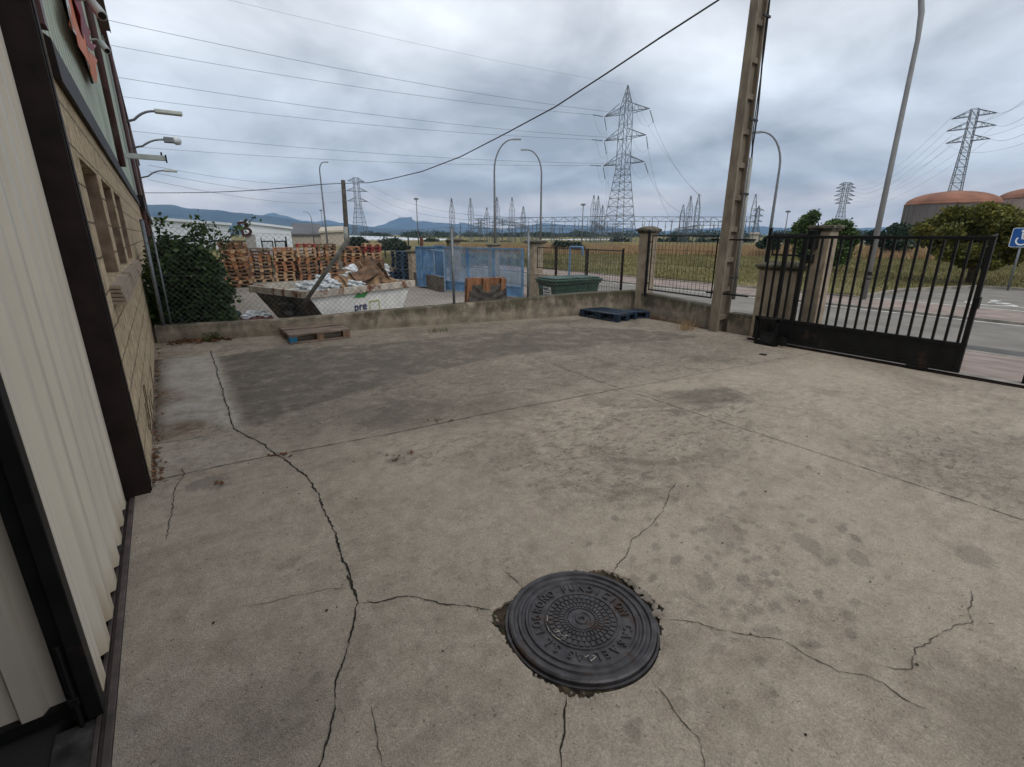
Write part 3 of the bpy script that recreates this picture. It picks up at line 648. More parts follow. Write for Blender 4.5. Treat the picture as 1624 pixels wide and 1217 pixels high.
b = MB(); b.box(18.45, 18.55, -30, 6.2, ZN + .046, ZN + .050); struct(b.build('bay_line', M_paint))
# wheelchair mark on the bay
def wheelchair(b, M, s, t=.004):
    n = 26; vs = []
    for k in range(n + 1):
        a = R(-220 + 290 * k / n)
        for r_ in (.30, .22): vs.append((s * (r_ * math.cos(a) - .02), s * (r_ * math.sin(a) - .18)))
    for k in range(n):
        q = [vs[2 * k], vs[2 * k + 1], vs[2 * k + 3], vs[2 * k + 2]]; b.prism(q, M, t)
    def seg(p, q, w_): 
        d = Vector((q[0] - p[0], q[1] - p[1])).normalized(); n2 = Vector((-d.y, d.x)) * w_ / 2
        b.prism([(s * (p[0] + n2.x), s * (p[1] + n2.y)), (s * (p[0] - n2.x), s * (p[1] - n2.y)), (s * (q[0] - n2.x), s * (q[1] - n2.y)), (s * (q[0] + n2.x), s * (q[1] + n2.y))], M, t * 1.2)
    seg((-.06, .30), (-.02, -.08), .09); seg((-.05, .12), (.16, .12), .06); seg((-.05, -.06), (.22, -.06), .09); seg((.20, -.04), (.32, -.38), .08); seg((.30, -.38), (.40, -.34), .06)
    b.prism([(s * (-.07 + .075 * math.cos(a)), s * (.40 + .075 * math.sin(a))) for a in [2 * math.pi * k / 12 for k in range(12)]], M, t)
b = MB(); g = G(1556, 479, ZN + .05); wheelchair(b, Matrix.Translation((g.x, g.y - .3, ZN + .05)) @ Matrix.Rotation(R(-90), 4, 'Z'), 1.9); struct(b.build('disabled_bay_marking', M_paint))
# bare verge strips in the field
b = MB(); pts = [(18.5, 6.75), (30, 6.9), (60, 9), (60, 9.7), (30, 7.5), (18.5, 7.2)]
# ================================================================== mountains
def mountain(name, prof_, d, depth, seed, foot=0):
    r2 = random.Random(seed); pts = []
    for (xa, ya), (xb, yb) in zip(prof_[:-1], prof_[1:]):
        n = max(2, int((xb - xa) / 4))
        for i in range(n): t = i / n; pts.append((xa + (xb - xa) * t, ya + (yb - ya) * (t * t * (3 - 2 * t)) + r2.uniform(-.35, .35)))
    pts.append(prof_[-1]); b = MB(); rows = 9; n = len(pts)
    for px, py in pts:
        c = QD(px, py, d); r_ = Vector((c.x, c.y, 0)).normalized(); h_ = max(5, c.z - ZN)
        gul = .5 + .5 * math.sin(px * .21 + seed) * math.sin(px * .077)
        for k in range(rows):
            t = k / (rows - 1); f_ = (1 - t) ** 1.25
            zz = h_ * (f_ * (1 - .16 * gul * math.sin(math.pi * t)) + r2.uniform(-.02, .02) * (t > 0) * (t < 1)) + ZN - (8 if k == rows - 1 else 0)
            p = Vector((c.x, c.y, 0)) - r_ * depth * t * (1 + .15 * gul); b.v.append((p.x, p.y, zz))
        p = Vector((c.x, c.y, 0)) + r_ * depth * .6; b.v.append((p.x, p.y, ZN - 8))
    w_ = rows + 1
    for i in range(n - 1):
        for k in range(rows - 1): q = i * w_ + k; b.f.append((q, q + 1, q + w_ + 1, q + w_)); b.m.append(0)
        q = i * w_; b.f.append((q + rows, q, q + w_, q + w_ + rows)); b.m.append(0)
    return struct(b.build(name, M_hill, smooth=True))
M_hill = mat('wooded_hillside', (.045, .060, .055), 1, var=.35, scale=.004, spec=.0)
mountain('near_hills', [(150, 322), (245, 325), (270, 325), (300, 331), (340, 333), (380, 338), (420, 342), (450, 346), (480, 352), (520, 356), (580, 361), (640, 364), (700, 366), (740, 370)], 4200, 1500, 1)
mountain('far_hills', [(400, 350), (425, 339), (434, 337.5), (448, 342), (480, 350), (500, 352), (520, 349.5), (545, 354), (565, 357), (590, 360), (606, 357), (622, 350), (634, 345.5), (640, 345), (652, 344.5), (656, 350), (662, 352), (672, 351), (690, 353), (706, 354), (722, 356), (735, 353), (748, 357), (770, 361), (800, 364), (830, 359), (862, 354), (900, 357), (950, 360), (1000, 362), (1050, 367), (1100, 363), (1150, 361), (1200, 359), (1250, 362), (1300, 367), (1360, 362), (1420, 360), (1500, 366), (1624, 362), (1800, 364)], 6800, 1800, 5)

# ================================================================== WAREHOUSE
wh = thing('warehouse', 'long pale green metal-clad warehouse on a yellow stone block plinth, nearest building on the left', 'warehouse', (-.3, 3.85, 0))
WO = Vector((-.3, 3.85, 0))
def wpart(b, name, mt, **k):
    par = k.pop('parent', wh)
    org = WO
    o = b.build(name, mt, None, **k); o.parent = par
    o.location = -WO if par is wh else (0, 0, 0)
    return o
XF = -.32; YE = 19.2
b = MB()
wins = [(4.22, 5.35), (5.68, 6.85), (7.18, 8.35)]
zb, zt = 1.30, 2.06
b.box(XF - .35, XF, 3.86, YE, -.3, zb - .002); b.box(XF - .35, XF, 3.86, YE, zt, 2.62)
ys = [3.86] + [q for w_ in wins for q in w_] + [YE]
for a, c in zip(ys[0::2], ys[1::2]): b.box(XF - .35, XF, a, c, zb - .002, zt)
wpart(b, 'wall', M_block)
for i, (a, c) in enumerate(wins):
    b = MB(); b.box(XF - .21, XF - .19, a, c, zb, zt); wn = wpart(b, 'window', M_glass)
    b = MB(); b.box(XF - .188, XF - .004, c - .012, c - .002, zb + .002, zt - .002); wpart(b, 'reveal', M_stonepl, parent=wn)
    b = MB()
    for k in range(6): y = a + (c - a) * (k + .5) / 6; b.path([(XF - .14, y, zb), (XF - .14, y, zt)], .008, 6)
    wpart(b, 'grille', M_black, parent=wn)
    b = MB()
    n = 5
    for k in range(n):   # stepped tile sill
        b.hexa([(XF - .2, a - .06, zb - .13 + k * .026), (XF + .075 - .004 * k, a - .06, zb - .15 + k * .026), (XF + .075 - .004 * k, c + .10, zb - .15 + k * .026), (XF - .2, c + .10, zb - .13 + k * .026),
                (XF - .2, a - .06, zb - .110 + k * .026), (XF + .075 - .004 * k, a - .06, zb - .130 + k * .026), (XF + .075 - .004 * k, c + .10, zb - .130 + k * .026), (XF - .2, c + .10, zb - .110 + k * .026)])
    wpart(b, 'sill', M_sill, parent=wn)
def corrugated(b, x, ya, yb, z0, z1, pitch, dep, axis='Y', flat=.45, thick=.002):
    # trapezoid ribs, sheet facing +X (axis Y) or -Y (axis X)
    n = int(round((yb - ya) / pitch)); p = (yb - ya) / n; prof_ = []
    for k in range(n):
        y = ya + k * p
        prof_ += [(y, 0), (y + p * .10, dep), (y + p * (.10 + (1 - flat) * .75), dep), (y + p * (.20 + (1 - flat) * .75), 0)]
    prof_.append((yb, 0)); base = len(b.v)
    for (y, d) in prof_:
        for z in (z0, z1): b.v.append((x + d, y, z) if axis == 'Y' else (y, x - d, z))
    for k in range(len(prof_) - 1):
        q = base + 2 * k; b.f.append((q, q + 2, q + 3, q + 1)); b.m.append(0)
b = MB(); corrugated(b, XF - .06, 3.86, YE, 2.60, 6.95, .20, .03); wpart(b, 'cladding', M_clad)
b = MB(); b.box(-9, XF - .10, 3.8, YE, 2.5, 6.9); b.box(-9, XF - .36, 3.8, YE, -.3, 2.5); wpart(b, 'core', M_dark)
b = MB(); b.hexa([(XF - .02, 3.87, 2.42), (XF + .035, 3.87, 2.40), (XF + .035, YE, 2.40), (XF - .02, YE, 2.42), (XF - .05, 3.87, 2.66), (XF + .03, 3.87, 2.60), (XF + .03, YE, 2.60), (XF - .05, YE, 2.66)]); wpart(b, 'flashing', M_brown, bevel=.004)
b = MB(); b.box(XF - .12, XF + .18, -1.6, YE, 6.96, 7.12); b.box(XF + .18, XF + .2, -1.6, YE, 6.93, 7.16); wpart(b, 'gutter', M_redbrown)
b = MB(); b.box(XF - .05, XF + .02, 3.87, 3.98, 2.66, 6.95); wpart(b, 'corner_trim', M_redbrown)
for y in (9.9,):
    b = MB(); b.path([(XF + .06, y, 6.95), (XF + .06, y, 2.58)], .045, 10); wpart(b, 'downpipe', M_redbrown, smooth=True)
# door post and front over the door
b = MB(); b.box(XF - .14, XF + .003, 3.64, 3.82, -.02, 7.0); b.box(XF + .003, XF + .010, 3.665, 3.685, 0, 7.0); b.box(XF - .14, XF - .005, 3.822, 3.856, 0, 7.0); wpart(b, 'door_post', M_brown, bevel=.006)
b = MB(); corrugated(b, XF - .1, -1.6, 3.61, 4.4, 6.95, .20, .03); wpart(b, 'cladding', M_clad)
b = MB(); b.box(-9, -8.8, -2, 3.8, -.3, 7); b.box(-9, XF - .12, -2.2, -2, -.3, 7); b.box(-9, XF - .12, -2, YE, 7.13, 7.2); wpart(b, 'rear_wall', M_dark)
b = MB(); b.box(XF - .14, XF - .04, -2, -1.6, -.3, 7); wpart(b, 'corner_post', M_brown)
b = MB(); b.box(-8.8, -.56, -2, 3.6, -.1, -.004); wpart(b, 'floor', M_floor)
b = MB(); b.box(-.56, -.455, -1.5, 1.86, -.05, .002); wpart(b, 'threshold', mat('threshold_steel', (.05, .046, .043), .6, var=.4, scale=14, col2=(.09, .08, .07), thresh=.6))
b = MB(); b.box(-.455, -.440, -1.5, 3.6, -.05, .006); b.box(-.425, -.402, -1.5, 3.6, -.05, .012); b.box(-.44, -.425, -1.5, 3.6, -.05, -.008); wpart(b, 'door_track', mat('track_steel', (.085, .062, .055), .6, var=.3, scale=14), bevel=.002)
# folding door leaves
b = MB(); b.box(-.50, -.475, 1.9, 3.61, .03, .10); b.box(-.50, -.475, 1.9, 3.61, 4.2, 4.35); b.box(-.502, -.477, 3.55, 3.612, .05, 4.25); lf = wpart(b, 'door_leaf', M_brown)
b = MB(); corrugated(b, -.465, 1.92, 3.60, .035, 4.3, .21, .032, flat=.5); wpart(b, 'sheet', M_door, parent=lf)
b = MB(); b.box(-.472, -.428, 1.845, 1.905, .02, 4.35); b.box(-.512, -.472, 1.865, 1.895, .02, 4.35); b.path([(-.49, 1.85, .0), (-.49, 1.85, .34)], .009, 8); b.box(-.505, -.475, 1.835, 1.864, .10, .13); wpart(b, 'stile', M_black, parent=lf, bevel=.003)
b = MB(); b.box(-1.60, -.514, 1.90, 1.935, .02, .06); b.box(-1.64, -1.60, 1.87, 1.94, .02, 4.35); lf2 = wpart(b, 'door_leaf', M_black)
b = MB(); corrugated(b, 1.932, -1.60, -.514, .055, 4.3, .13, .028, axis='X', flat=.5); wpart(b, 'sheet', mat('beige_sheet', (.50, .44, .36), .5, var=.1, scale=2, stretch=(4, 4, .4)), parent=lf2)

# second building beyond
wh2 = thing('warehouse', 'farther grey-green clad warehouse with brown downpipe, behind the shrub on the left', 'warehouse', (-.3, 19.4, ZN))
def w2part(b, name, mt, **k):
    o = b.build(name, mt, None, **k); o.parent = wh2; o.location = (.3, -19.4, -ZN); return o
b = MB(); corrugated(b, XF - .03, 19.4, 52, 2.7, 6.9, .25, .04); w2part(b, 'cladding', M_far_clad)
b = MB(); b.box(-9, XF - .05, 19.4, 52, ZN - .1, 2.7); w2part(b, 'wall', M_block)
b = MB(); b.box(-9, XF - .04, 19.42, 51.98, 2.7, 6.88); w2part(b, 'core', M_dark)
b = MB(); b.box(-9.1, XF + .10, 19.3, 52.1, 6.9, 7.1); w2part(b, 'gutter', M_redbrown)
b = MB(); b.box(XF, XF + .14, 19.4, 52, 2.35, 2.75); w2part(b, 'flashing', M_brown)
for y in (20.4, 33): b = MB(); b.path([(XF + .06, y, 6.9), (XF + .06, y, ZN)], .06, 8); w2part(b, 'downpipe', M_redbrown, smooth=True)

# wall mounted things on the warehouse
ban = thing('torn_banner', 'torn orange and crimson banner hanging in tatters on the green cladding', 'banner', (-.3, 7, 3))
def cloth(pts_l, pts_r, n, amp):
    b = MB(); m = len(pts_l)
    for i in range(m):
        for k in range(n + 1):
            t = k / n; a = Vector(pts_l[i]); c = Vector(pts_r[i]); p = a.lerp(c, t)
            b.v.append((p.x + amp * (.5 + .5 * math.sin(t * 7 + i * .9)) * t, p.y, p.z))
    for i in range(m - 1):
        for k in range(n): q = i * (n + 1) + k; b.f.append((q, q + 1, q + n + 2, q + n + 1)); b.m.append(0)
    return b
def bl(pix, X_): 
    return [QX(px, py, X_) for px, py in pix]
XB = XF + .035
def cpart(b, name, mt):
    o = b.build(name, mt, None, smooth=True); o.parent = ban; o.location = (.3, -7, -3)
    sd = o.modifiers.new('thick', 'SOLIDIFY'); sd.thickness = .004; return o
def rag(pix, x, bulge, mt):
    b = MB(); n = len(pix); vs = []
    for k, (px, py) in enumerate(pix):
        p = QX(px, py, x); vs.append(Vector((x + bulge[k % len(bulge)], p.y, p.z)))
    m2 = [v + Vector((.004, 0, .002)) for v in vs]
    b.add(vs + m2, [tuple(range(n)), tuple(reversed(range(n, 2 * n)))] + [(i, i + n, (i + 1) % n + n, (i + 1) % n) for i in range(n)])
    o = b.build('cloth', mt, None); o.parent = ban; o.location = (.3, -7, -3)
    tm = o.modifiers.new('tri', 'TRIANGULATE')
rag([(96, -60), (103, 0), (105, 22), (109, 40), (117, 58), (124, 74), (131, 88), (138, 104), (143, 116), (147, 130), (153, 132), (152, 118), (148, 107), (154, 96), (146, 88), (139, 80), (133, 66), (128, 50), (123, 30), (118, 0), (110, -60)], XB, (0, .01, .02, .0, .015), M_orange)
rag([(106, -60), (114, 0), (120, 24), (126, 46), (132, 62), (137, 74), (141, 81), (151, 72), (141, 68), (139, 60), (138, 50), (133, 36), (130, 20), (127, 14), (121, 0), (118, -60)], XB + .012, (.0, .012, .03, .01), M_crimson)
rag([(104, 0), (108, 26), (116, 50), (119, 56), (114, 36), (109, 14), (107, 0)], XB + .012, (.0, .006), M_bag)
ban2 = MB(); P0 = QX(100, 0, XF - .02); P1 = QX(146, 131, XF - .02); P2 = QX(86, -60, XF - .02)
ban2.path([P2, P0, P1], .018, 6); o = ban2.build('batten', mat('dark_timber', (.03, .035, .025), .9)); o.parent = ban; o.location = (.3, -7, -3)

def bullet_camera(px, py, Yc, s, label):
    c = QY(px, py, Yc); t = thing('security_camera', label, 'camera', c, group=None)
    b = MB(); d = Vector((.25, -.75, -.62)).normalized()
    b.path([-d * .13 * s, -d * .12 * s, d * .02, d * .10 * s, d * .13 * s], [.02 * s, .045 * s, .05 * s, .05 * s, .048 * s], 14); b.build('housing', M_camwhite, t, smooth=True)
    b = MB(); b.path([d * .125 * s, d * .134 * s], .036 * s, 12); b.build('lens', M_glass, t)
    b = MB(); b.path([-d * .1 * s, -d * .12 * s + Vector((-.04, .02, .03)), Vector((XF - c.x + .0, .06, .05))], .015 * s, 8); b.build('bracket', M_camwhite, t, smooth=True)
    return t
bullet_camera(154, 15, 6.6, .9, 'white bullet security camera beside the top of the torn banner')
bullet_camera(165, 74, 8.4, .75, 'small grey security camera below the white one on the cladding')
# floodlight arm
a0 = QX(198, 247, XF - .02); a1 = QY(262, 250, a0.y)
t = thing('floodlight_bracket', 'white horizontal metal arm sticking out from the warehouse cladding', 'bracket', a0)
b = MB(); b.box(0, a1.x - a0.x, -.05, .05, -.06, .06); b.build('tube', M_camwhite, t, bevel=.01)
b = MB(); b.box(a1.x - a0.x, a1.x - a0.x + .03, -.07, .07, -.10, .08); b.box(a1.x - a0.x - .09, a1.x - a0.x - .05, -.02, .02, .06, .14); b.build('end_plate', M_brown, t)
b = MB(); b.box(-.03, 0.0, -.10, .10, -.15, .22); b.build('wall_plate', M_camwhite, t)
# wall street lights
for Yl, (ax, ay), (hx0, hy0), (hx1, hy1), kind, lab in ((20.5, (213, 190), (248, 177), (288, 177), 0, 'long flat grey lamp on a curved arm, topmost of three wall lamps'),
                                                  (25.0, (228, 232), (262, 222), (288, 224), 1, 'glass-bowled lamp on a curved arm, middle of the three wall lamps'),
                                                  (33.0, (238, 280), (262, 271), (281, 271), 0, 'small pale lamp on a curved arm, lowest of the three wall lamps')):
    A_ = QY(ax, ay, Yl); Bm = QY(hx0, hy0, Yl); E_ = QY(hx1, hy1, Yl); A_.x = min(A_.x, .1)
    t = thing('wall_lamp', lab, 'lamp', A_, group='street lamps on the warehouse eaves')
    b = MB(); dd = Bm - A_; b.path([Vector((XF - A_.x, 0, -.12))] + [Vector((dd.x * q, dd.y * q, dd.z * (1 - (1 - q) ** 2.2))) for q in np.linspace(0, 1, 9)], .035, 8); b.build('arm', M_galvl, t, smooth=True)
    d = (E_ - Bm); b = MB(); M = Matrix.Translation(Bm - A_); L_ = d.length
    if kind == 0: b.mbox(M, -.05, L_, -.14, .14, -.05, .06); b.build('head', M_camwhite, t, bevel=.02)
    else:
        b.mbox(M, -.05, L_ * .5, -.12, .12, -.10, .10); b.build('head', M_galvl, t, bevel=.02)
        b = MB(); b.path([Bm - A_ + Vector((L_ * .5, 0, 0)), Bm - A_ + Vector((L_ * .65, 0, 0)), Bm - A_ + Vector((L_ * .9, 0, 0)), Bm - A_ + Vector((L_, 0, 0))], [.13, .16, .14, .03], 12); b.build('bowl', M_lampgl, t, smooth=True)

# ================================================================== YARD WALLS
def bw(x): return 9.10 - .2409 * (x + .24)          # front face of the back wall
def wz(x): return .26 + (.20) * max(0, min(1, (x - 1.5) / 5.5))
XC = 8.24
t = tag(MB().build('x', M_poured)) if False else None
b = MB(); xs = np.linspace(-.28, XC, 34)
for a, c in zip(xs[:-1], xs[1:]):
    pass
ring = []
for x in xs:
    ja, jb = random.uniform(-.006, .006), random.uniform(-.006, .006)
    y = bw(x); z = wz(x)
    b.v += [(x, y, ZN - .05), (x, y + ja, .13), (x, y + .012 + jb, z - .02 + ja), (x, y + .03, z + jb * .6), (x, y + .19, z + ja * .6), (x, y + .20, z - .03), (x, y + .20, ZN - .05)]
for i in range(len(xs) - 1):
    for k in range(6): q = i * 7 + k; b.f.append((q, q + 7, q + 8, q + 1)); b.m.append(0)
b.f.append(tuple(range(7))); b.m.append(0); b.f.append(tuple(reversed(range(len(b.v) - 7, len(b.v))))); b.m.append(0)
bwall = tag(b.build('boundary_wall', M_poured), 'low weathered concrete wall across the back of the yard under the wire fence', 'wall')
b = MB(); ysr = np.linspace(bw(8.1) + .05, 4.98, 12)
def rwx(y): return 7.72 + (y - 4.8) * .15
for y in ysr:
    x = rwx(y); z = .46 - (7.1 - y) * .03; ja, jb = random.uniform(-.006, .006), random.uniform(-.006, .006)
    b.v += [(x, y, -.3), (x + ja, y, .14), (x + jb, y, z - .02), (x + .02, y, z), (x + .20, y, z + ja * .5), (x + .21, y, z - .02), (x + .21, y, -.5)]
for i in range(len(ysr) - 1):
    for k in range(6): q = i * 7 + k; b.f.append((q, q + 1, q + 8, q + 7)); b.m.append(0)
b.f.append(tuple(reversed(range(7)))); b.m.append(0); b.f.append(tuple(range(len(b.v) - 7, len(b.v)))); b.m.append(0)
tag(b.build('boundary_wall', M_poured), 'low dark-stained concrete wall along the street side, left of the concrete pole', 'wall')
b = MB(); b.box(7.74, 7.94, 4.22, 4.66, -.3, .33); tag(b.build('boundary_wall', M_poured, bevel=.01), 'short stub of low concrete wall right of the concrete pole', 'wall')

# ---- chain link fence -----------------------------------------------------------
fe = thing('chain_link_fence', 'rusting grey chain link fence on the back wall', 'fence', (-.1, bw(-.1) + .1, .26))
def ftop(x):
    base = 1.72 - .04 * max(0, min(1, (x - 4.3) / 3.6)) 
    if x < 4.3: base = 1.74 - .13 * math.sin(math.pi * max(0, min(1, (x + .1) / 4.4))) 
    return base
def fpart(b, name, mt, **k): o = b.build(name, mt, None, **k); o.parent = fe; o.location = -Vector(fe.location); return o
b = MB(); pitch = .085; xcur = -.12; k = 0
while xcur < 7.85:
    zt_ = ftop(xcur) + random.uniform(-.012, .012); z = wz(xcur) + .02 + (.0 if k % 2 == 0 else pitch / 2); pts = []
    s_ = 0 if k % 2 == 0 else 0
    z = wz(.0) + .02 - pitch; s_ = 0
    while z < zt_:
        xx = xcur + (pitch / 2 if s_ % 2 else -.0); wob = .01 * math.sin(z * 3 + xcur * 2)
        if z > wz(xcur) + .0: pts.append((xx, bw(xx) + .10 + (.003 if s_ % 2 else -.003) + wob, z + .006 * math.sin(xx * 5)))
        z += pitch / 2; s_ += 1
    # zigzag wire: each one hooks its neighbour half a diamond away
    if len(pts) > 2: b.path(pts, .0027, 3, caps=False)
    pts2 = [(p[0] if abs(p[0] - xcur) > .01 else p[0] + pitch, 0, p[2]) for p in pts]
    pts2 = [(p[0], bw(p[0]) + .10, p[2]) for p in pts2]
    if len(pts2) > 2: b.path(pts2, .0027, 3, caps=False)
    xcur += pitch; k += 1
fpart(b, 'mesh', M_wire)
b = MB()
for zf in (.985, .5):
    b.path([(x, bw(x) + .10, wz(x) + (ftop(x) - wz(x)) * zf + .01) for x in np.linspace(-.1, 7.85, 60)], .0022, 4)
fpart(b, 'tension_wire', M_wire)
for x, zt_, r_ in ((-.16, 1.80, .027), (-.06, 1.62, .014), (4.33, 1.72, .025), (5.79, 1.68, .024)):
    b = MB(); b.path([(x, bw(x) + .10, .1), (x, bw(x) + .10, zt_)], r_, 12); b.path([(x, bw(x) + .10, zt_), (x, bw(x) + .10, zt_ + .015)], [r_ * 1.15, r_ * .5], 12); fpart(b, 'post', M_galv, smooth=True)
yb_ = bw(2.5) + .16
b = MB(); b.path([QY(553, 379, 8.62), QY(480, 485, 8.95)], .035, 10); fpart(b, 'strut', mat('grey_timber', (.14, .135, .12), .8, var=.3, scale=9), smooth=True)

# ---- corner pillar ------------------------------------------------------------
def pillar(name, lab, x0_, x1_, ya, yb2, z0_, z1_, capw, domed=True, mt=None, capmat=None, grp=None):
    cx_, cy_ = (x0_ + x1_) / 2, (ya + yb2) / 2
    t = thing(name, lab, 'pillar', (cx_, cy_, z0_), group=grp)
    hx_, hy_ = (x1_ - x0_) / 2, (yb2 - ya) / 2; h_ = z1_ - z0_
    b = MB(); b.box(-hx_, hx_, -hy_, hy_, 0, h_ - .09); b.build('shaft', mt or M_plaster, t, bevel=.012)
    b = MB(); b.box(-hx_ - capw * .5, hx_ + capw * .5, -hy_ - capw * .5, hy_ + capw * .5, h_ - .092, h_ - .06)
    b.box(-hx_ - capw, hx_ + capw, -hy_ - capw, hy_ + capw, h_ - .062, h_ - .015)
    if domed:
        q = h_ - .016; e1 = (hx_ + capw * .9); e2 = (hy_ + capw * .9)
        b.hexa([(-e1, -e2, q), (e1, -e2, q), (e1, e2, q), (-e1, e2, q), (-e1 * .4, -e2 * .4, q + .055), (e1 * .4, -e2 * .4, q + .055), (e1 * .4, e2 * .4, q + .055), (-e1 * .4, e2 * .4, q + .055)])
    b.build('cap', capmat or M_cap, t, bevel=.012); return t
pillar('gate_pillar', 'square plastered pillar with domed cap where the two yard walls meet', 8.02, 8.28, 6.72, 6.98, -.4, 1.72, .055)
pillar('gate_pillar', 'tall plastered pillar with moulded cap behind the sliding gate', 7.72, 7.98, 3.28, 3.52, -.3, 1.74, .05, domed=False)
pillar('low_pillar', 'low wide plastered block with dark stone cap just right of the concrete pole', 7.70, 7.96, 3.66, 4.215, -.3, 1.17, .05, domed=True)
pillar('gate_pillar', 'pillar at the near end of the blue gate, brown cap', 9.45, 9.8, 12.35, 12.7, ZN, 1.42, .10)
pillar('gate_pillar', 'small pillar standing behind the left end of the blue gate', 9.6, 9.95, 17.9, 18.25, ZN, 1.42, .10)
pillar('gate_pillar', 'pale pillar with flat cap far beyond the blue gate', 13.2, 13.6, 20.6, 21.0, ZN, 1.15, .08)

# ---- mesh panels along the street ---------------------------------------------
def mesh_panel(lab, a, c, z0_, z1_, nv, nh, mt, name='wire_fence', posts=None, wr=.0035, fr=.014, pz=None, cat='fence', grp=None):
    a = Vector((a[0], a[1], 0)); c = Vector((c[0], c[1], 0)); t = thing(name, lab, cat, (a.x, a.y, z0_), group=grp); d = c - a
    def P3(f_, z): q = d * f_; return Vector((q.x, q.y, z - z0_))
    b = MB(); b.path([P3(0, z0_), P3(1, z0_)], fr, 4); b.path([P3(0, z1_), P3(1, z1_)], fr, 4); b.path([P3(0, z0_ - fr), P3(0, z1_ + fr)], fr, 4); b.path([P3(1, z0_ - fr), P3(1, z1_ + fr)], fr, 4); b.build('frame', mt, t)
    b = MB()
    for k in range(1, nv): b.path([P3(k / nv, z0_), P3(k / nv, z1_)], wr, 4, caps=False)
    for k in range(1, nh): b.path([P3(0, z0_ + (z1_ - z0_) * k / nh), P3(1, z0_ + (z1_ - z0_) * k / nh)], wr * .8, 4, caps=False)
    b.build('wires', mt, t)
    for f_, za, zb2 in (posts or []):
        b = MB(); q = P3(f_, 0); b.box(q.x - .02, q.x + .02, q.y - .02, q.y + .02, za - z0_, zb2 - z0_)
        for zz in (z0_ + .12, z1_ - .12): 
            e_ = P3(0 if f_ < .5 else 1, zz); b.path([Vector((q.x, q.y, zz - z0_)), e_], .010, 6)
        b.build('post', mt, t)
    return t
mesh_panel('black wire mesh panel between the corner pillar and the concrete pole', (7.96, 6.58), (7.78, 5.05), .54, 1.58, 17, 4, M_black, posts=[(-.06, .40, 1.68), (1.07, .38, 1.70)])
mesh_panel('small black wire mesh panel above the low plastered block', (7.84, 4.12), (7.84, 3.62), 1.30, 1.60, 6, 2, M_black, posts=[(-.14, .32, 1.70)], wr=.003)
mesh_panel('brown wire mesh panel just right of the blue gate pillar, above a low wall', (9.55, 12.3), (9.5, 11.4), .62, 1.22, 9, 3, M_brown, posts=[(1.05, ZN, 1.28)], grp=None)
b = MB(); b.box(9.42, 9.62, 11.35, 12.33, ZN, .44); tag(b.build('boundary_wall', M_plaster, bevel=.01), 'low plastered wall between the blue gate pillar and the brown gate', 'wall')
b = MB(); b.box(9.40, 9.66, 11.33, 12.335, .44, .50); 
mesh_panel('brown mesh gate leaf behind the green bin, on the left', (9.46, 11.25), (9.36, 9.95), ZN + .12, 1.22, 13, 5, M_brown, name='mesh_gate', cat='gate', wr=.004, posts=[(-.04, ZN, 1.28)])
mesh_panel('brown mesh gate leaf behind the green bin, next to the corner pillar', (9.34, 9.82), (9.20, 8.50), ZN + .12, 1.22, 13, 5, M_brown, name='mesh_gate', cat='gate', wr=.004, posts=[(-.04, ZN, 1.24), (1.03, ZN, 1.28)])
# blue pipe hoop
p0 = QX(903, 434, 9.0); p1 = QX(904, 394, 9.0); p2 = QX(924, 394, 9.0); p3 = QX(924, 402, 9.0)
b = MB(); b.path([Vector((p0.x, p0.y, ZN)), p1, p1 + Vector((0, -.02, .03)), p2 + Vector((0, .02, .03)), p2, p3 - Vector((0, 0, .05))], .026, 8); tag(b.build('pipe_hoop', M_bluesteel), 'blue square-topped pipe hoop rising behind the green bin', 'pipe')

# ---- concrete utility pole ------------------------------------------------------
PX_, PY_ = 7.72, 4.80
t = thing('utility_pole', 'tall tapering concrete utility pole with recessed side, beside the street wall', 'utility pole', (PX_, PY_, -.3))
Hp = 9.0
def web(z): k = 1 - .045 * z; return k
b = MB()
# H-shaped section: two flanges and a thin web with rungs between pockets
for sgn in (-1, 1):
    w0, w1 = .145, .075
    b.hexa([(-.10, sgn * w0 - .025, 0), (.10, sgn * w0 - .025, 0), (.10, sgn * w0 + .025, 0), (-.10, sgn * w0 + .025, 0),
            (-.06, sgn * w1 - .02, Hp), (.06, sgn * w1 - .02, Hp), (.06, sgn * w1 + .02, Hp), (-.06, sgn * w1 + .02, Hp)])
b.hexa([(-.02, -.12, 0), (.02, -.12, 0), (.02, .12, 0), (-.02, .12, 0), (-.015, -.055, Hp), (.015, -.055, Hp), (.015, .055, Hp), (-.015, .055, Hp)])
z = .5
while z < Hp - .3:
    k = z / Hp; w_ = .112 - .060 * k; b.box(-.08 + .035 * k, .080 - .035 * k, -w_, w_, z, z + .08); z += .48
sh_ = b.build('shaft', M_polec, t, bevel=.006); sh_.rotation_euler = (0, 0, R(90)); sh_.scale = (.85, 1.0, 1)
b = MB(); b.path([(.10, -.15, .85), (.09, -.14, 3.05)], .028, 12); b.build('conduit', M_pipew, t, smooth=True)
b = MB(); b.path([(.09, -.15, 3.0)] + [(.09 - z_ * .004 + .012 * math.sin(z_ * 2.2), -.165 + z_ * .008 + .012 * math.sin(z_ * 3), z_) for z_ in np.arange(3.2, 8.9, .25)], .014, 6); b.path([(.075, -.16, 3.1)] + [(.07 - z_ * .004, -.175 + z_ * .009 + .01 * math.sin(z_ * 2.4), z_) for z_ in np.arange(3.3, 8.9, .3)], .009, 6); b.build('cable', M_cable, t, smooth=True)
for z_ in (1.2, 2.5, 3.55, 4.9, 5.9): b = MB(); k = z_ / Hp; w_ = .175 - .08 * k; b.box(-.105 + .04 * k, .115 - .03 * k, -w_ - .02, -w_ + .004, z_, z_ + .03); b.build('clamp', M_cable, t)
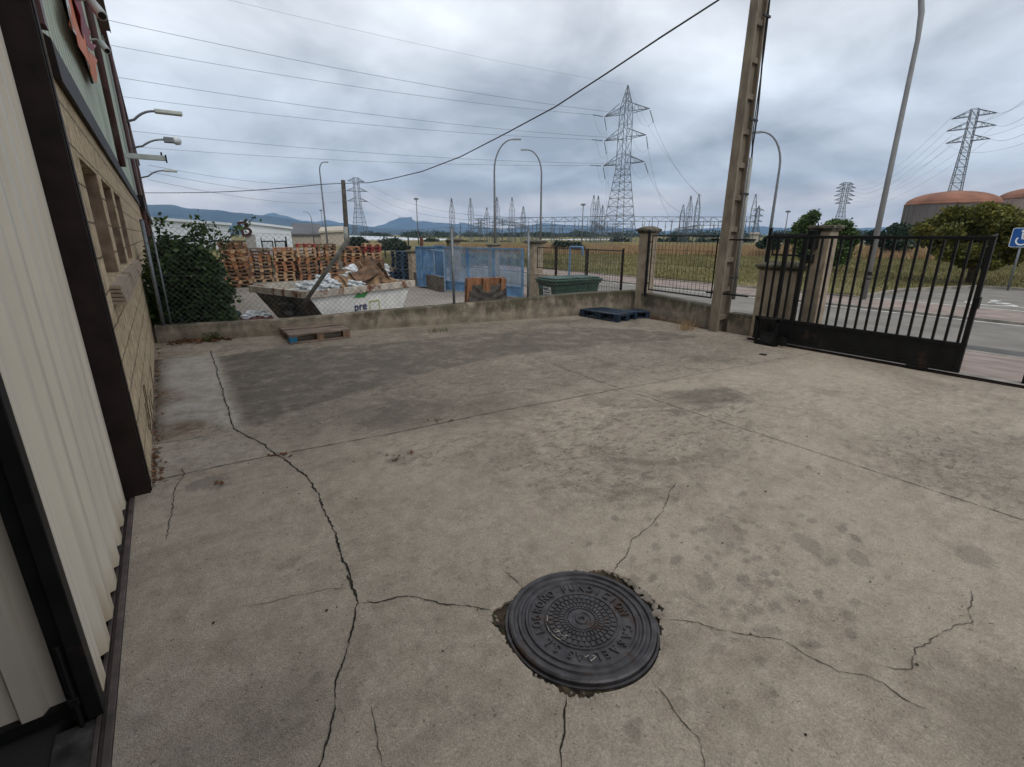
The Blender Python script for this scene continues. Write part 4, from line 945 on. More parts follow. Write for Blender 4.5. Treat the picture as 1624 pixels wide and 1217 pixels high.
for zz in (.95, 1.82):
    b = MB(); b.box(-.13, -.11, -.52, .24, zz - .012, zz + .012); b.build('strap', M_black, t)
# overhead cable from the pole to the wooden pole and on to the building
b = MB(); A_ = Vector((PX_, PY_ + .1, 6.4))
pole2 = QD(549, 380, 30)
pix = [(1140, 0), (1050, 58), (960, 118), (880, 170), (800, 213), (730, 249), (670, 272), (620, 284), (585, 290), (545, 291)]
P0 = QD(1180, -25, 9.5); pts = []
for i, (px, py) in enumerate([(1190, -30)] + pix):
    f_ = max(0, (1190 - px) / 645.0); d = 1 / ((1 - f_) / 9.0 + f_ / 30.0); pts.append(QD(px, py, d))
for i in range(1, 10):
    f_ = i / 9; px = 545 - 335 * f_; py = 291 + 17 * f_ + 6 * math.sin(math.pi * f_) - 2; d = 1 / ((1 - f_) / 30.0 + f_ / 52.0); pts.append(QD(px, py, d))
b.path([A_ + Vector((0, 0, .1))] + pts[1:], [.017] * (len(pts) - 8) + [.022] * 8, 6); tag(b.build('overhead_cable', M_cable, smooth=True), 'thick black overhead cable sagging from the concrete pole across to the left', 'cable')
t = thing('utility_pole', 'short leaning wooden pole carrying the black cable, behind the pallet stacks', 'utility pole', (pole2.x, pole2.y, ZN))
tp = QD(544, 286, 30) - Vector((pole2.x, pole2.y, ZN))
b = MB(); b.path([Vector((0, 0, 0)), tp * .5, tp], [.15, .13, .11], 10); b.build('shaft', mat('old_timber', (.075, .065, .055), .95, var=.4, scale=6), t, smooth=True)
b = MB(); b.path([tp * .28 + Vector((-.05, -.05, 0)), tp * .50 + Vector((-.05, -.05, 0))], .13, 10); b.build('sleeve', M_pipew, t, smooth=True)

# ---- sliding gate -------------------------------------------------------------
ga = thing('sliding_gate', 'black steel sliding gate with vertical bars and solid kick plate', 'gate', (7.45, 2.8, 0))
gy0, gy1 = 1.50 - 2.8, 4.02 - 2.8
b = MB(); b.box(-.02, .02, gy0, gy1, 1.545, 1.585); b.box(-.025, .025, gy0, gy1, .355, .395); b.box(-.025, .025, gy0, gy1, .045, .085)
for y in (gy0 + .025, gy1 - .30, gy1 - .56): b.box(-.026, .026, y - .025, y + .025, .05, 1.544)
b.build('frame', M_black, ga, bevel=.004)
b = MB(); nb2 = 21
for k in range(nb2):
    y = gy0 + (gy1 - gy0) * (k + .7) / (nb2 + .2); b.box(-.013, .013, y - .013, y + .013, .396, 1.544)
b.build('bars', M_black, ga)
b = MB(); b.box(-.012, .012, gy0 + .05, gy1, .086, .354)
for y in (-.45, .35): b.box(-.018, .018, y, y + .03, .086, .354)
b.build('kick_plate', M_black, ga)
b = MB(); b.path([(0, gy0 + .05, 1.565), (0.06, gy0 + .01, 1.60)], .016, 6); b.box(-.05, .03, gy0 - .015, gy0 + .02, .80, .93); b.build('latch', M_black, ga)
for y in (gy0 + .35, gy1 - .35): b = MB(); b.path([(-.02, y, .04), (.02, y, .04)], .04, 14); b.build('wheel', M_galv, ga)
b = MB(); b.box(-.05, .05, gy0 + .3, gy0 + .5, .02, .05)
b.build('wheel_housing', M_black, ga)
t = thing('gate_motor', 'black gate motor frame standing at the foot of the gate', 'gate motor', (7.33, 3.72, 0))
b = MB(); b.box(-.09, .02, -.16, .16, 0, .02); b.box(-.09, -.06, -.16, -.13, 0, .40); b.box(-.09, -.06, .13, .16, 0, .40); b.box(-.09, .02, -.16, .16, .37, .40); b.box(-.085, -.065, -.13, .13, .19, .21); b.build('frame', M_black, t)
b = MB(); b.box(-.05, .03, -.10, .10, .02, .17); b.build('housing', mat('motor_grey', (.02, .021, .022), .5, var=.2), t, bevel=.01)
b = MB(); b.lathe([(.07, -.01), (.07, .01), (.03, .012)], n=20); o = b.build('wheel', M_black, t); o.rotation_euler = (0, R(90), 0); o.location = (-.04, -.24, .09)
t = thing('intercom_box', 'black box and bent catch fixed to the tall gate pillar', 'intercom', (7.70, 3.47, 1.3))
b = MB(); b.box(-.10, .02, -.06, .06, .10, .36); b.build('housing', M_black, t, bevel=.008)
b = MB(); b.box(-.05, .02, -.035, .05, -.10, .02); b.path([(-.03, .04, -.05), (-.03, .08, -.2), (-.03, .09, -1.2)], .012, 6); b.build('bracket', M_black, t)
# far gate stop post at the right edge
g = G(1630, 610); t = thing('gate_post', 'dark steel gate post at the right edge of the picture', 'post', (g.x, g.y, -.02))
b = MB(); b.box(-.04, .04, -.05, .05, 0, .32); b.build('shaft', M_black, t, bevel=.005)
b = MB(); b.box(-.08, .08, -.09, .09, 0, .02); b.build('foot_plate', M_black, t)
# gate track on the ground
b = MB(); b.box(7.42, 7.48, -1, 4.1, -.01, .014); b.box(7.445, 7.455, -1, 4.1, .014, .03); tag(b.build('gate_track', M_brown), 'steel ground rail under the sliding gate', 'rail')
b = MB(); b.box(7.49, 7.70, -1, 4.1, -.05, .007); struct(b.build('gate_sill', M_kerb))
g = G(1210, 563); b = MB(); b.lathe([(.05, 0), (.05, .008), (.03, .010)], c=(g.x, g.y, 0), n=16); tag(b.build('drain_cap', M_brown), 'small rusty round cap in the slab near the gate', 'cap')

# ================================================================== PALLETS
def pallet_parts(t, wood, block, first_block=None, dark_ends=None):
    # 1.2 (x) by 0.8 (y), 0.144 high
    b = MB()
    for i, (y, w_) in enumerate(((0, .145), (.1625, .10), (.335, .13), (.5375, .10), (.655, .145))):
        b.box(0, 1.2, y, y + w_, .122, .144)
    for x in (0, .5275, 1.055): b.box(x, x + .145, 0, .8, .100, .1215)
    b.build('deck', wood, t, bevel=.003)
    for y, w_ in ((0, .10), (.3275, .145), (.70, .10)):
        b = MB(); b.box(0, 1.2, y, y + w_, 0, .022); b.build('runner', wood, t, bevel=.003)
        for x in (0, .5275, 1.055):
            b = MB(); b.box(x + (.002 if x == 0 else 0), x + .145, y + .002, y + w_ - .002, .0222, .0998)
            mt = block
            if first_block and x == first_block[0] and y == first_block[1]: mt = first_block[2]
            b.build('block', mt, t)
t = thing('pallet', 'weathered grey-brown wooden pallet with one bright blue corner block, lying on the slab', 'pallet')
pa = G(460, 547); pb = G(560, 541)
pallet_parts(t, M_greywood, M_greyblock, (0, 0, mat('blue_block_paint', (.01, .13, .24), .5, var=.15)))
dv = (Vector((pb.x - pa.x, pb.y - pa.y))).normalized(); ang = math.atan2(dv.y, dv.x)
pc = G(432, 518, .144); 
LEN = math.hypot(pb.x - pa.x, pb.y - pa.y)
t.location = (pa.x, pa.y, .004); t.rotation_euler = (0, 0, R(-1)); t.scale = (LEN / 1.2, 1.2 / .8, 1)
for (p, q, lab, mtw) in (((980, 512), (1008, 507), 'navy blue plastic-topped pallet lying on the slab by the corner', M_navy),):
    t = thing('pallet', 'navy blue wooden pallet lying flat on the slab near the corner pillar', 'pallet'); pallet_parts(t, M_navy, M_navy)
    a = G(980, 512); c = G(1007, 506); e_ = G(919, 502)
    v1 = Vector((e_.x - a.x, e_.y - a.y)); v2 = Vector((c.x - a.x, c.y - a.y))
    t.location = (a.x, a.y, .004); t.rotation_euler = (0, 0, math.atan2(v1.y, v1.x) )
    t.scale = (v1.length / 1.2, -v2.length / .8, 1)
t = thing('pallet', 'second navy blue pallet half hidden behind the first one in the corner', 'pallet'); pallet_parts(t, M_navy, M_navy)
a = G(1014, 500); t.location = (a.x, a.y, .004); t.rotation_euler = (0, 0, R(160)); t.scale = (.55, .5, .9)

# stacked pallets: one mesh each, too small for parts
def pallet_mesh(mt, nm):
    b = MB(); r2 = random.Random(hash(nm) % 99)
    for y, w_ in ((0, .145), (.1625, .10), (.335, .13), (.5375, .10), (.655, .145)): b.box(-.6, .6, y - .4, y + w_ - .4, .122, .144)
    for x in (0, .5275, 1.055): b.box(x - .6, x - .455, -.4, .4, .100, .1215)
    for y, w_ in ((0, .10), (.3275, .145), (.70, .10)):
        b.box(-.6, .6, y - .4, y - .4 + w_, 0, .022)
        for x in (0, .5275, 1.055): b.box(x - .6 + (.002 if x == 0 else 0), x - .455 - .002, y - .398, y - .402 + w_, .022, .0999)
    o = b.build('pallet', mt); return o
protos = {k: pallet_mesh(m, k) for k, m in (('orange', M_wood), ('pale', M_wood2), ('brown', mat('brown_pallet_wood', (.20, .105, .055), .9, var=.35, scale=3, stretch=(1, 5, 5))), ('red', M_redpaint), ('blue', M_bluepaint), ('grey', M_greywood))}
used = set()
ORD = ['bottom', 'second', 'third', 'fourth', 'fifth', 'sixth', 'seventh', 'eighth', 'ninth', 'tenth', 'eleventh', 'twelfth', 'thirteenth']
def place(kind, loc, rz, lab, group):
    p = protos[kind]
    o = p if kind not in used else p.copy()
    if kind in used: COL.objects.link(o)
    used.add(kind); o.location = loc; o.rotation_euler = (random.uniform(-.006, .006), random.uniform(-.006, .006), rz); tag(o, lab, 'pallet', group); return o
YS = 24.0
stacks = [(362, 397, 12, 'leftmost stack', 22.0), (400, 432, 10, 'second stack from the shrub', YS), (436, 470, 10, 'third stack from the shrub', YS), (472, 505, 11, 'middle stack under the red pallet', YS), (505, 537, 11, 'stack left of the wooden pole', YS), (543, 576, 10, 'stack right of the wooden pole', YS), (575, 606, 11, 'rightmost orange stack', YS)]
words = {'orange': 'orange', 'pale': 'pale new', 'brown': 'dark brown', 'red': 'red painted', 'blue': 'blue painted', 'grey': 'grey weathered'}
for si, (xa, xb, n, sname, Yy) in enumerate(stacks):
    c = QY((xa + xb) / 2, 430, Yy + .6); r2 = random.Random(si + 10); z = ZN
    for k in range(n):
        kind = r2.choice(['orange', 'orange', 'orange', 'pale', 'brown', 'brown', 'pale'])
        if si == 0 and k >= n - 2: kind = 'brown'
        if si == 3 and k == n - 1: kind = 'red'
        if si == 6 and k == n - 3: kind = 'red'
        if si == 6 and k == n - 2: kind = 'red'
        if si == 1 and k == n - 1: kind = 'grey'
        lab = '%s pallet, %s %s, in the %s' % (words[kind], 'top' if k == n - 1 else ORD[k], '' if k in (0, n - 1) else 'from the bottom', sname)
        place(kind, (c.x + r2.uniform(-.035, .035) - .012 * (k if si in (0,) else 0), c.y + r2.uniform(-.04, .04), z), R(80) + r2.uniform(-.05, .05), ' '.join(lab.split()), 'wooden pallets stacked in the neighbour yard'); z += .1445
# second row standing behind
for si, (px, n, sname) in enumerate(((380, 11, 'stack half hidden behind the leftmost stack'), (455, 9, 'stack hidden behind the third stack'))):
    c = QY(px, 430, YS + 2.0); z = ZN
    for k in range(n):
        kind = 'brown' if k % 2 else 'orange'
        lab = '%s pallet, %s in the %s' % (words[kind], 'top one' if k == n - 1 else ORD[k] + ' from below', sname)
        place(kind, (c.x + random.uniform(-.03, .03), c.y, z), R(90), lab, 'wooden pallets stacked in the neighbour yard'); z += .1445
c = QY(643, 430, 21.0); z = ZN
for k in range(9):
    place('blue', (c.x + random.uniform(-.02, .02), c.y + random.uniform(-.02, .02), z), R(90) + random.uniform(-.03, .03), 'blue painted pallet, %s of the blue stack near the blue gate' % ('top' if k == 8 else ORD[k] + ('' if k == 0 else ' from the bottom')), 'blue pallets stacked near the blue gate'); z += .1445
c = QY(627, 440, 21.4); z = ZN
for k in range(4): place('grey' if k == 3 else 'blue', (c.x + .1, c.y + .2, z), R(88), '%s pallet, %s of the low stack beside the tall blue one' % ('grey topped' if k == 3 else 'blue', 'top' if k == 3 else ORD[k]), 'low pallet stack beside the blue stack'); z += .1445

# pallets leaning by the fence
t = thing('pallet', 'orange wooden pallet standing on edge against the wire fence', 'pallet', (0, 0, 0)); pallet_parts(t, M_wood, mat('brown_block_wood', (.13, .068, .038), .9, var=.35, scale=6))
a = QY(722, 482, 8.45); c = QY(788, 437, 8.7)
fx = Vector((1, -.2409, 0)).normalized(); fz = Vector((0, -.17, 1)); fz.normalize(); fy = fz.cross(fx).normalized()
Mp = Matrix((fz, fx, fy)).transposed().to_4x4(); Mp.translation = (4.70, bw(4.70) + .46, ZN)
t.matrix_world = Mp
for sgn in (0,):
    b = MB(); M = Matrix.Translation((4.74, bw(4.74) + .30, .08)) @ Matrix.Rotation(R(-13.5), 4, 'Z') @ Matrix.Rotation(R(-6), 4, 'X')
    nxg, nzg = 26, 18
    for j in range(nzg + 1):
        for i in range(nxg + 1):
            u, v = i / nxg, j / nzg; xx = u * .74; zz = v * .57 + .02 * math.sin(u * 9); sh = .10 * (1 - v)
            dd = .02 * math.sin(12 * math.hypot(u - .5, v - 1.15) * 2.4) + .012 * math.sin(17 * u) * (1 - v)
            b.v.append(tuple(M @ Vector((xx - sh * (.5 - u), -.03 + dd, zz))))
    for j in range(nzg):
        for i in range(nxg): q = j * (nxg + 1) + i; b.f.append((q, q + 1, q + nxg + 2, q + nxg + 1)); b.m.append(0)
    o = b.build('moulded_board', M_carved, smooth=True); sd = o.modifiers.new('thick', 'SOLIDIFY'); sd.thickness = .03; sd.offset = -1
    tag(o, 'grey-brown moulded board with curved ridges leaning beside the orange pallet', 'board')

# ================================================================== SKIP
sk = thing('skip', 'white tapered waste skip with rusty rim standing in the neighbour yard', 'skip')
z_r = .62
A_ = G(490, 462, z_r); Bq = G(655, 445, z_r); Cq = G(406, 452, z_r)
ex = Vector((Bq.x - A_.x, Bq.y - A_.y, 0)); Ls = ex.length; ex.normalize(); ey = Vector((-ex.y, ex.x, 0)); Wd = 1.85
sk.location = (A_.x, A_.y, ZN); sk.rotation_euler = (0, 0, math.atan2(ex.y, ex.x))
hr2 = z_r - ZN
s_l, s_r = .55, .42      # sloping ends
b = MB(); zt2 = hr2 - .13
o_ = [(0, 0, zt2), (Ls - .12, 0, zt2), (Ls - .12, Wd, zt2), (0, Wd, zt2), (s_l, .03, .10), (Ls - s_r - .12, .03, .10), (Ls - s_r - .12, Wd - .03, .10), (s_l, Wd - .03, .10)]
i_ = [(p[0] + (.04 if p[0] < Ls / 2 else -.04), p[1] + (.03 if p[1] < 1 else -.03), p[2] + (.0 if p[2] > .5 else .03)) for p in o_]
b.add(o_ + i_, [(0, 4, 5, 1), (1, 5, 6, 2), (2, 6, 7, 3), (4, 7, 6, 5), (8, 9, 13, 12), (9, 10, 14, 13), (10, 11, 15, 14), (11, 8, 12, 15), (12, 13, 14, 15), (0, 1, 9, 8), (1, 2, 10, 9), (2, 3, 11, 10), (3, 0, 8, 11)])
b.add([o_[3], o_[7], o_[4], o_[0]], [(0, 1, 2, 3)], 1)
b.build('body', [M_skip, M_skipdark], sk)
b = MB()
b.box(-.04, Ls + .02, -.05, .0, zt2 + .0, hr2); b.box(-.04, Ls + .02, Wd, Wd + .05, zt2, hr2); b.box(-.09, -.04, -.05, Wd + .05, zt2, hr2); b.box(Ls - .02, Ls + .02, .0, Wd, zt2 + .001, hr2 - .002); b.box(-.04, .0, .0, Wd, zt2 + .001, hr2 - .03)
b.build('rim', M_rust, sk, bevel=.006)
for x in (.7, Ls - .9): b = MB(); b.path([(x, -.09, .45), (x, .0, .45)], .045, 12); b.build('lug', M_rust, sk)
for x in (s_l + .1, Ls - s_r - .3): b = MB(); b.box(x, x + .12, .1, Wd - .1, 0, .1); b.build('skid', M_skipdark, sk)
# logo: navy "pre", yellow square outline, green mark
face_n = Vector((0, -1, 0))
Mf = Matrix.Translation((0, -.002, 0)) @ Matrix.Rotation(R(90), 4, 'X')
def on_face(px, py):   # pixel -> local x,z on the skip's near side
    r = ray(px, py); o3 = Vector((0, 0, H)); p0_ = Vector((A_.x, A_.y, 0)); rv = Vector(r)
    tt = (p0_ - o3).dot(ey) / rv.dot(ey); q = o3 + rv * tt - Vector((A_.x, A_.y, ZN)); return q.dot(ex), q.z
l0 = on_face(561, 492); l1 = on_face(583, 487); szt = (l1[0] - l0[0])
vs, fs = glyph_mesh('pre', szt * .66, .003)
b = MB(); b.add([Mf @ Matrix.Translation((l0[0] + szt * .5, l0[1] - .02, 0)) @ Vector(v) for v in vs], fs); b.build('lettering', M_logo, sk)
s0 = on_face(586, 484); s1 = on_face(601, 476); s2 = on_face(601, 492)
b = MB(); zA = s0[1]; 
b.mbox(Mf, s0[0], s1[0], s1[1] - .012, s1[1] + .006, 0, .004); b.mbox(Mf, s1[0] - .012, s1[0] + .006, s1[1] - .20, s1[1] - .012, 0, .004); b.mbox(Mf, s0[0], s0[0] + .014, s1[1] - .20, s1[1] - .012, 0, .004); b.build('logo_square', M_yel, sk)
g0 = on_face(560, 473); g1 = on_face(578, 470); g2 = on_face(585, 462); g3 = on_face(566, 465)
b = MB(); b.prism([(g0[0], g0[1]), (g1[0], g1[1] - .02), (g2[0], g2[1]), (g2[0] - .08, g2[1] - .01), (g2[0] - .12, g2[1] + .0), (g3[0] + .10, g2[1] - .05), (g3[0] + .05, g2[1])], Mf, .004); b.build('logo_mark', M_green, sk)
# waste in the skip
def crumple(c, sz, seed, sub=3, rough=.35, flat=1.0):
    r2 = random.Random(seed); bm = bmesh.new(); bmesh.ops.create_icosphere(bm, subdivisions=sub, radius=1)
    ph = [r2.uniform(0, 6) for _ in range(6)]
    b = MB(); vs = []
    for v in bm.verts:
        p = v.co; k = 1 + rough * (math.sin(p.x * 4 + ph[0]) * math.cos(p.y * 5 + ph[1]) * .6 + .4 * math.sin(p.z * 7 + ph[2] + p.x * 3)) + r2.uniform(-.07, .07)
        vs.append((c[0] + p.x * k * sz[0], c[1] + p.y * k * sz[1], c[2] + p.z * k * sz[2] * flat))
    b.add(vs, [tuple(v.index for v in f.verts) for f in bm.faces]); bm.free(); return b
def sheet(c, w_, h_, rx, ry, rz, seed, amp=.05):
    r2 = random.Random(seed); b = MB(); n = 6; M = Matrix.Translation(c) @ Matrix.Rotation(rz, 4, 'Z') @ Matrix.Rotation(rx, 4, 'X') @ Matrix.Rotation(ry, 4, 'Y')
    ph = r2.uniform(0, 6); fold = r2.uniform(.3, .7)
    for j in range(n + 1):
        for i in range(n + 1):
            u, v = i / n, j / n; z = amp * math.sin(u * 5 + ph) + (.25 * (abs(u - fold)) * w_) + r2.uniform(-.01, .01)
            b.v.append(tuple(M @ Vector(((u - .5) * w_, (v - .5) * h_, z))))
    for j in range(n):
        for i in range(n): q = j * (n + 1) + i; b.f.append((q, q + 1, q + n + 2, q + n + 1)); b.m.append(0)
    return b
def sk_pt(px, py, dy):    # point in the skip at depth dy behind its near side
    r = Vector(ray(px, py)); o3 = Vector((0, 0, H)); p0_ = Vector((A_.x, A_.y, 0)) + ey * dy; tt = (p0_ - o3).dot(ey) / r.dot(ey); return o3 + r * tt
waste = [(575, 428, .9, 'cardboard'), (595, 425, .7, 'paper'), (560, 442, .6, 'cardboard'), (588, 440, .5, 'cardboard'), (604, 436, .6, 'paper'), (578, 436, .4, 'paper'), (545, 450, .7, 'cardboard'), (567, 424, 1.1, 'paper'), (598, 446, .4, 'cardboard'), (583, 450, .3, 'cardboard')]
labs = ['crumpled cardboard sheet on top of the waste heap', 'dark brown paper sack at the upper right of the waste heap', 'folded cardboard at the left flank of the waste heap', 'cardboard flap in the middle of the waste heap', 'brown paper sack hanging at the right end of the heap', 'brown paper crumpled in the centre of the heap', 'loose cardboard piece low on the left of the heap', 'brown paper scrap behind the top of the heap', 'cardboard strip low at the right of the heap', 'cardboard piece just above the rusty rim']
for k, (px, py, dy, kd) in enumerate(waste):
    c = sk_pt(px, py, dy); b = sheet(c, random.uniform(.42, .62), random.uniform(.3, .45), R(random.uniform(20, 75)), R(random.uniform(-40, 40)), R(random.uniform(-40, 50)), k)
    o = b.build('cardboard_scrap' if kd == 'cardboard' else 'paper_sack', M_card if kd == 'cardboard' else M_card2); sd = o.modifiers.new('thick', 'SOLIDIFY'); sd.thickness = .012
    tag(o, labs[k], 'cardboard' if kd == 'cardboard' else 'paper sack', 'waste heaped in the white skip')
c = sk_pt(583, 443, .75); o = crumple((c.x, c.y, c.z - .12), (.62, .45, .33), 5).build('cardboard_heap', M_card); tag(o, 'mass of crushed cardboard under the loose sheets in the skip', 'cardboard', 'waste heaped in the white skip')
bags = [(556, 431, .8, .13, 'white plastic bag high on the left of the cardboard heap'), (551, 438, .7, .10, 'small white plastic bag under the high one'), (608, 428, .8, .12, 'white plastic sheeting torn at the right top of the heap'), (611, 437, .6, .08, 'white plastic shred hanging down at the right of the heap'), (515, 446, .5, .14, 'white plastic bag in the left half of the skip beside the strut'), (530, 452, .3, .10, 'round white bag low in the skip right of the strut'), (503, 455, .4, .13, 'white bag at the left corner of the skip'), (560, 451, .25, .09, 'white crumpled plastic on the rusty rim'), (571, 451, .22, .07, 'little white plastic scrap on the rusty rim right of centre'), (483, 456, .8, .12, 'white plastic lying at the far left of the skip')]
for k, (px, py, dy, r_, lab) in enumerate(bags):
    c = sk_pt(px, py, dy); o = crumple(c, (r_ * 1.3, r_, r_ * .9), k + 30, 3, .55).build('plastic_bag', M_bag); tag(o, lab, 'plastic bag', 'white plastic in the skip')
c = sk_pt(560, 440, .9); o = crumple((c.x - .9 * ex.x, c.y - .9 * ex.y, .25), (.75, .6, .22), 77).build('rubbish_fill', mat('rubbish', (.09, .085, .08), .9, var=.6, scale=8)); tag(o, 'dark mixed rubbish lying inside the left part of the skip', 'rubbish')

# red tub with white packing, green bag, by the shrub
g = G(398, 508, ZN); c = QY(402, 500, 10.6)
t = thing('crate', 'dark red crate full of white packing behind the low wall beside the shrub', 'crate', (c.x, c.y, ZN))
b = MB(); b.box(-.30, .30, -.2, .2, 0, .42); b.box(-.32, .32, -.22, .22, .42, .46); b.build('tub', M_tub, t, bevel=.01)
for k in range(7):
    o = crumple((c.x + random.uniform(-.26, .26), c.y + random.uniform(-.15, .15), ZN + .50 + random.uniform(-.02, .03)), (.10, .08, .05), 60 + k, 2, .5).build('packing_piece', M_bag); tag(o, 'white packing foam piece heaped in the dark red crate', 'packing', 'white packing pieces in the red crate')
c = QY(372, 500, 10.8); o = crumple((c.x, c.y, ZN + .3), (.22, .2, .30), 91, 3, .4).build('rubbish_bag', M_greenbag); tag(o, 'dark green rubbish bag between the shrub and the red crate', 'bag')

# ================================================================== GREEN BIN
bn = thing('wheelie_bin', 'large dark green four-wheeled rubbish container behind the low wall', 'bin')
a = Vector((7.40, 8.86, 0)); c = Vector((8.84, 8.74, 0)); d = (c - a).normalized(); bn.location = (a.x, a.y, ZN); bn.rotation_euler = (0, 0, math.atan2(d.y, d.x))
b = MB(); Lb, Wb, Hb = 1.34, .74, .93
b.hexa([(.08, .06, .14), (Lb - .08, .06, .14), (Lb - .08, Wb - .06, .14), (.08, Wb - .06, .14), (0, 0, Hb), (Lb, 0, Hb), (Lb, Wb, Hb), (0, Wb, Hb)])
b.box(-.03, Lb + .03, -.03, .0, Hb - .06, Hb); b.box(-.03, 0, -.03, Wb + .03, Hb - .06, Hb - .001); b.box(Lb, Lb + .03, -.03, Wb + .03, Hb - .06, Hb - .001)
for x in (.33, .68, 1.0): b.hexa([(x, .045, .2), (x + .03, .045, .2), (x + .03, .07, .2), (x, .07, .2), (x, -.012, Hb - .07), (x + .03, -.012, Hb - .07), (x + .03, .02, Hb - .07), (x, .02, Hb - .07)])
b.build('body', M_bin, bn, bevel=.015)
b = MB(); b.box(-.05, Lb / 2 - .005, -.06, Wb + .04, Hb + .002, Hb + .05); b.box(0, Lb / 2 - .04, 0, Wb, Hb + .05, Hb + .085); b.build('lid', M_lid, bn, bevel=.015)
b = MB(); b.box(Lb / 2 + .005, Lb + .05, -.06, Wb + .04, Hb + .002, Hb + .05); b.box(Lb / 2 + .04, Lb, 0, Wb, Hb + .05, Hb + .085); b.build('lid', M_lid, bn, bevel=.015)
b = MB(); b.hexa([(.026, .50, .55), (.06, .50, .55), (.06, .18, .55), (.026, .18, .55), (.001, .50, .80), (.04, .50, .80), (.04, .18, .80), (.001, .18, .80)])
st_ = b.build('sticker', M_signw, bn)
b = MB()
for r_i in range(3):
    for k in range(5): y = .21 + k * .053; z = .60 + r_i * .06; x = .020 - (z - .55) * .1; b.box(x - .003, x + .004, y, y + .035, z, z + .022)
o = b.build('print', M_logo, st_); 
b = MB(); b.path([(-.05, .2, Hb - .15), (-.09, .2, Hb - .15), (-.09, Wb - .2, Hb - .15), (-.05, Wb - .2, Hb - .15)], .018, 8); b.build('handle', M_bin, bn)
for x in (.14, Lb - .14):
    for y in (.14, Wb - .14): b = MB(); b.path([(x - .025, y, .08), (x + .025, y, .08)], .08, 16); b.build('wheel', M_cable, bn)

# ================================================================== BLUE GATE etc.
t = thing('slatted_gate', 'long light blue steel gate of close vertical slats across the neighbour yard', 'gate', (9.33, 12.75, ZN))
gv = Vector((8.35 - 9.33, 16.3 - 12.75, 0)); Lg = gv.length; t.rotation_euler = (0, 0, math.atan2(gv.y, gv.x)); Hg = 1.58
b = MB(); b.box(0, Lg, -.03, .03, Hg - .05, Hg); b.box(0, Lg, -.03, .03, .36, .40); b.box(0, Lg, -.03, .03, .06, .10)
for x in (0, Lg * .33, Lg * .66, Lg - .06): b.box(x, x + .06, -.031, .031, .06, Hg - .001)
b.build('frame', M_gateblue, t)
b = MB(); n = 72
for k in range(n): x = Lg * (k + .5) / n; b.box(x - .009, x + .009, -.006, .006, .401, Hg - .051)
b.build('slats', M_gateblue, t)
b = MB(); b.box(.06, Lg - .06, -.012, .012, .101, .359); b.build('kick_plate', M_bluesteel, t)
sg2 = copy_tree(t); sg2.location = (8.40, 16.9, ZN); sg2.scale = (.33, 1, 1); sg2['label'] = 'short stretch of light blue slatted gate left of the solid blue leaf'
t = thing('sheet_gate', 'bright blue solid gate leaf at the left of the slatted blue gate', 'gate', (8.5, 16.5, ZN))
b = MB(); b.box(-.02, .02, 0, .55, .05, 1.57)
for y in (0, .51): b.box(-.04, .04, y, y + .04, .0, 1.62)
b.box(-.039, .039, 0, .55, 1.571, 1.619); b.build('leaf', M_bluesteel, t)
t.rotation_euler = (0, 0, R(14))
t = thing('barrier', 'pale blue tubular barrier standing before the blue gate', 'barrier', (0, 0, 0))
pa_ = G(677, 456, ZN); pb_ = G(706, 465, ZN)
b = MB(); up = Vector((0, 0, 1))
for p in (pa_, pb_): b.path([p, p + up * 1.5], .025, 8)
for z_ in (.55, 1.45): b.path([pa_ + up * z_, pb_ + up * z_], .022, 8)
b.path([pa_.lerp(pb_, .5) + up * .55, pa_.lerp(pb_, .5) + up * 1.45], .03, 8)
b.build('frame', mat('pale_blue_paint', (.22, .30, .40), .5, var=.2), t)
b = MB(); b.wall(G(664, 452, ZN), G(706, 463, ZN) , -.2, ZN, .12); tag(b.build('boundary_wall', mat('dark_wall', (.11, .09, .07), .95, var=.3, scale=3)), 'low dark wall behind the pale blue barrier', 'wall')
t = thing('gate_post', 'rusty red steel post with small mesh at the end of the neighbour back wall', 'post', G(672, 452, ZN))
b = MB(); b.box(-.05, .05, -.05, .05, 0, 1.9); b.build('shaft', mat('rusty_red', (.14, .035, .02), .8, var=.3), t)
t = pillar('gate_pillar', 'brown pillar between the blue pallet stack and the rusty post', 8.55, 9.0, 19.6, 20.0, ZN, .95, .05)

# neighbour's rear wall with open black frames
b = MB(); b.wall((-.2, 28), (9.6, 28), .2, ZN, .30); tag(b.build('boundary_wall', M_oldconc), 'low stained wall at the far end of the neighbour yard, behind the pallets', 'wall')
x = .8; i = 0
for i, (xa, xb, za, zb3) in enumerate(((290, 347, 383, 0), (352, 400, 384, 0), (415, 432, 384, 0), (436, 452, 384, 0), (300, 320, 384, 0))[:4]):
    A2 = QY(xa, 383, 27.9); B2 = QY(xb, 383, 27.9)
    mesh_panel('%s fence panel on the far neighbour wall' % ['wide black wire', 'black wire, just left of the pallet stacks,', 'black-framed narrow wire, over the second stack,', 'small black-framed wire, over the third stack,'][i], (A2.x, 27.9), (B2.x, 27.9), .38, A2.z, 8, 2, M_black, wr=.008, fr=.03, posts=[(-.03, .3, A2.z + .15)])
for px in (455, 610, 628, 648):
    p = QY(px, 392, 27.9); b = MB(); b.box(p.x - .03, p.x + .03, 27.86, 27.92, .3, 1.5); tag(b.build('fence_post', M_black), 'thin dark post on the far neighbour wall at picture %s' % {455: 'left, above the third stack', 610: 'centre, right of the orange stacks', 628: 'centre, left of the blue stack', 648: 'centre, above the blue stack'}[px], 'post')
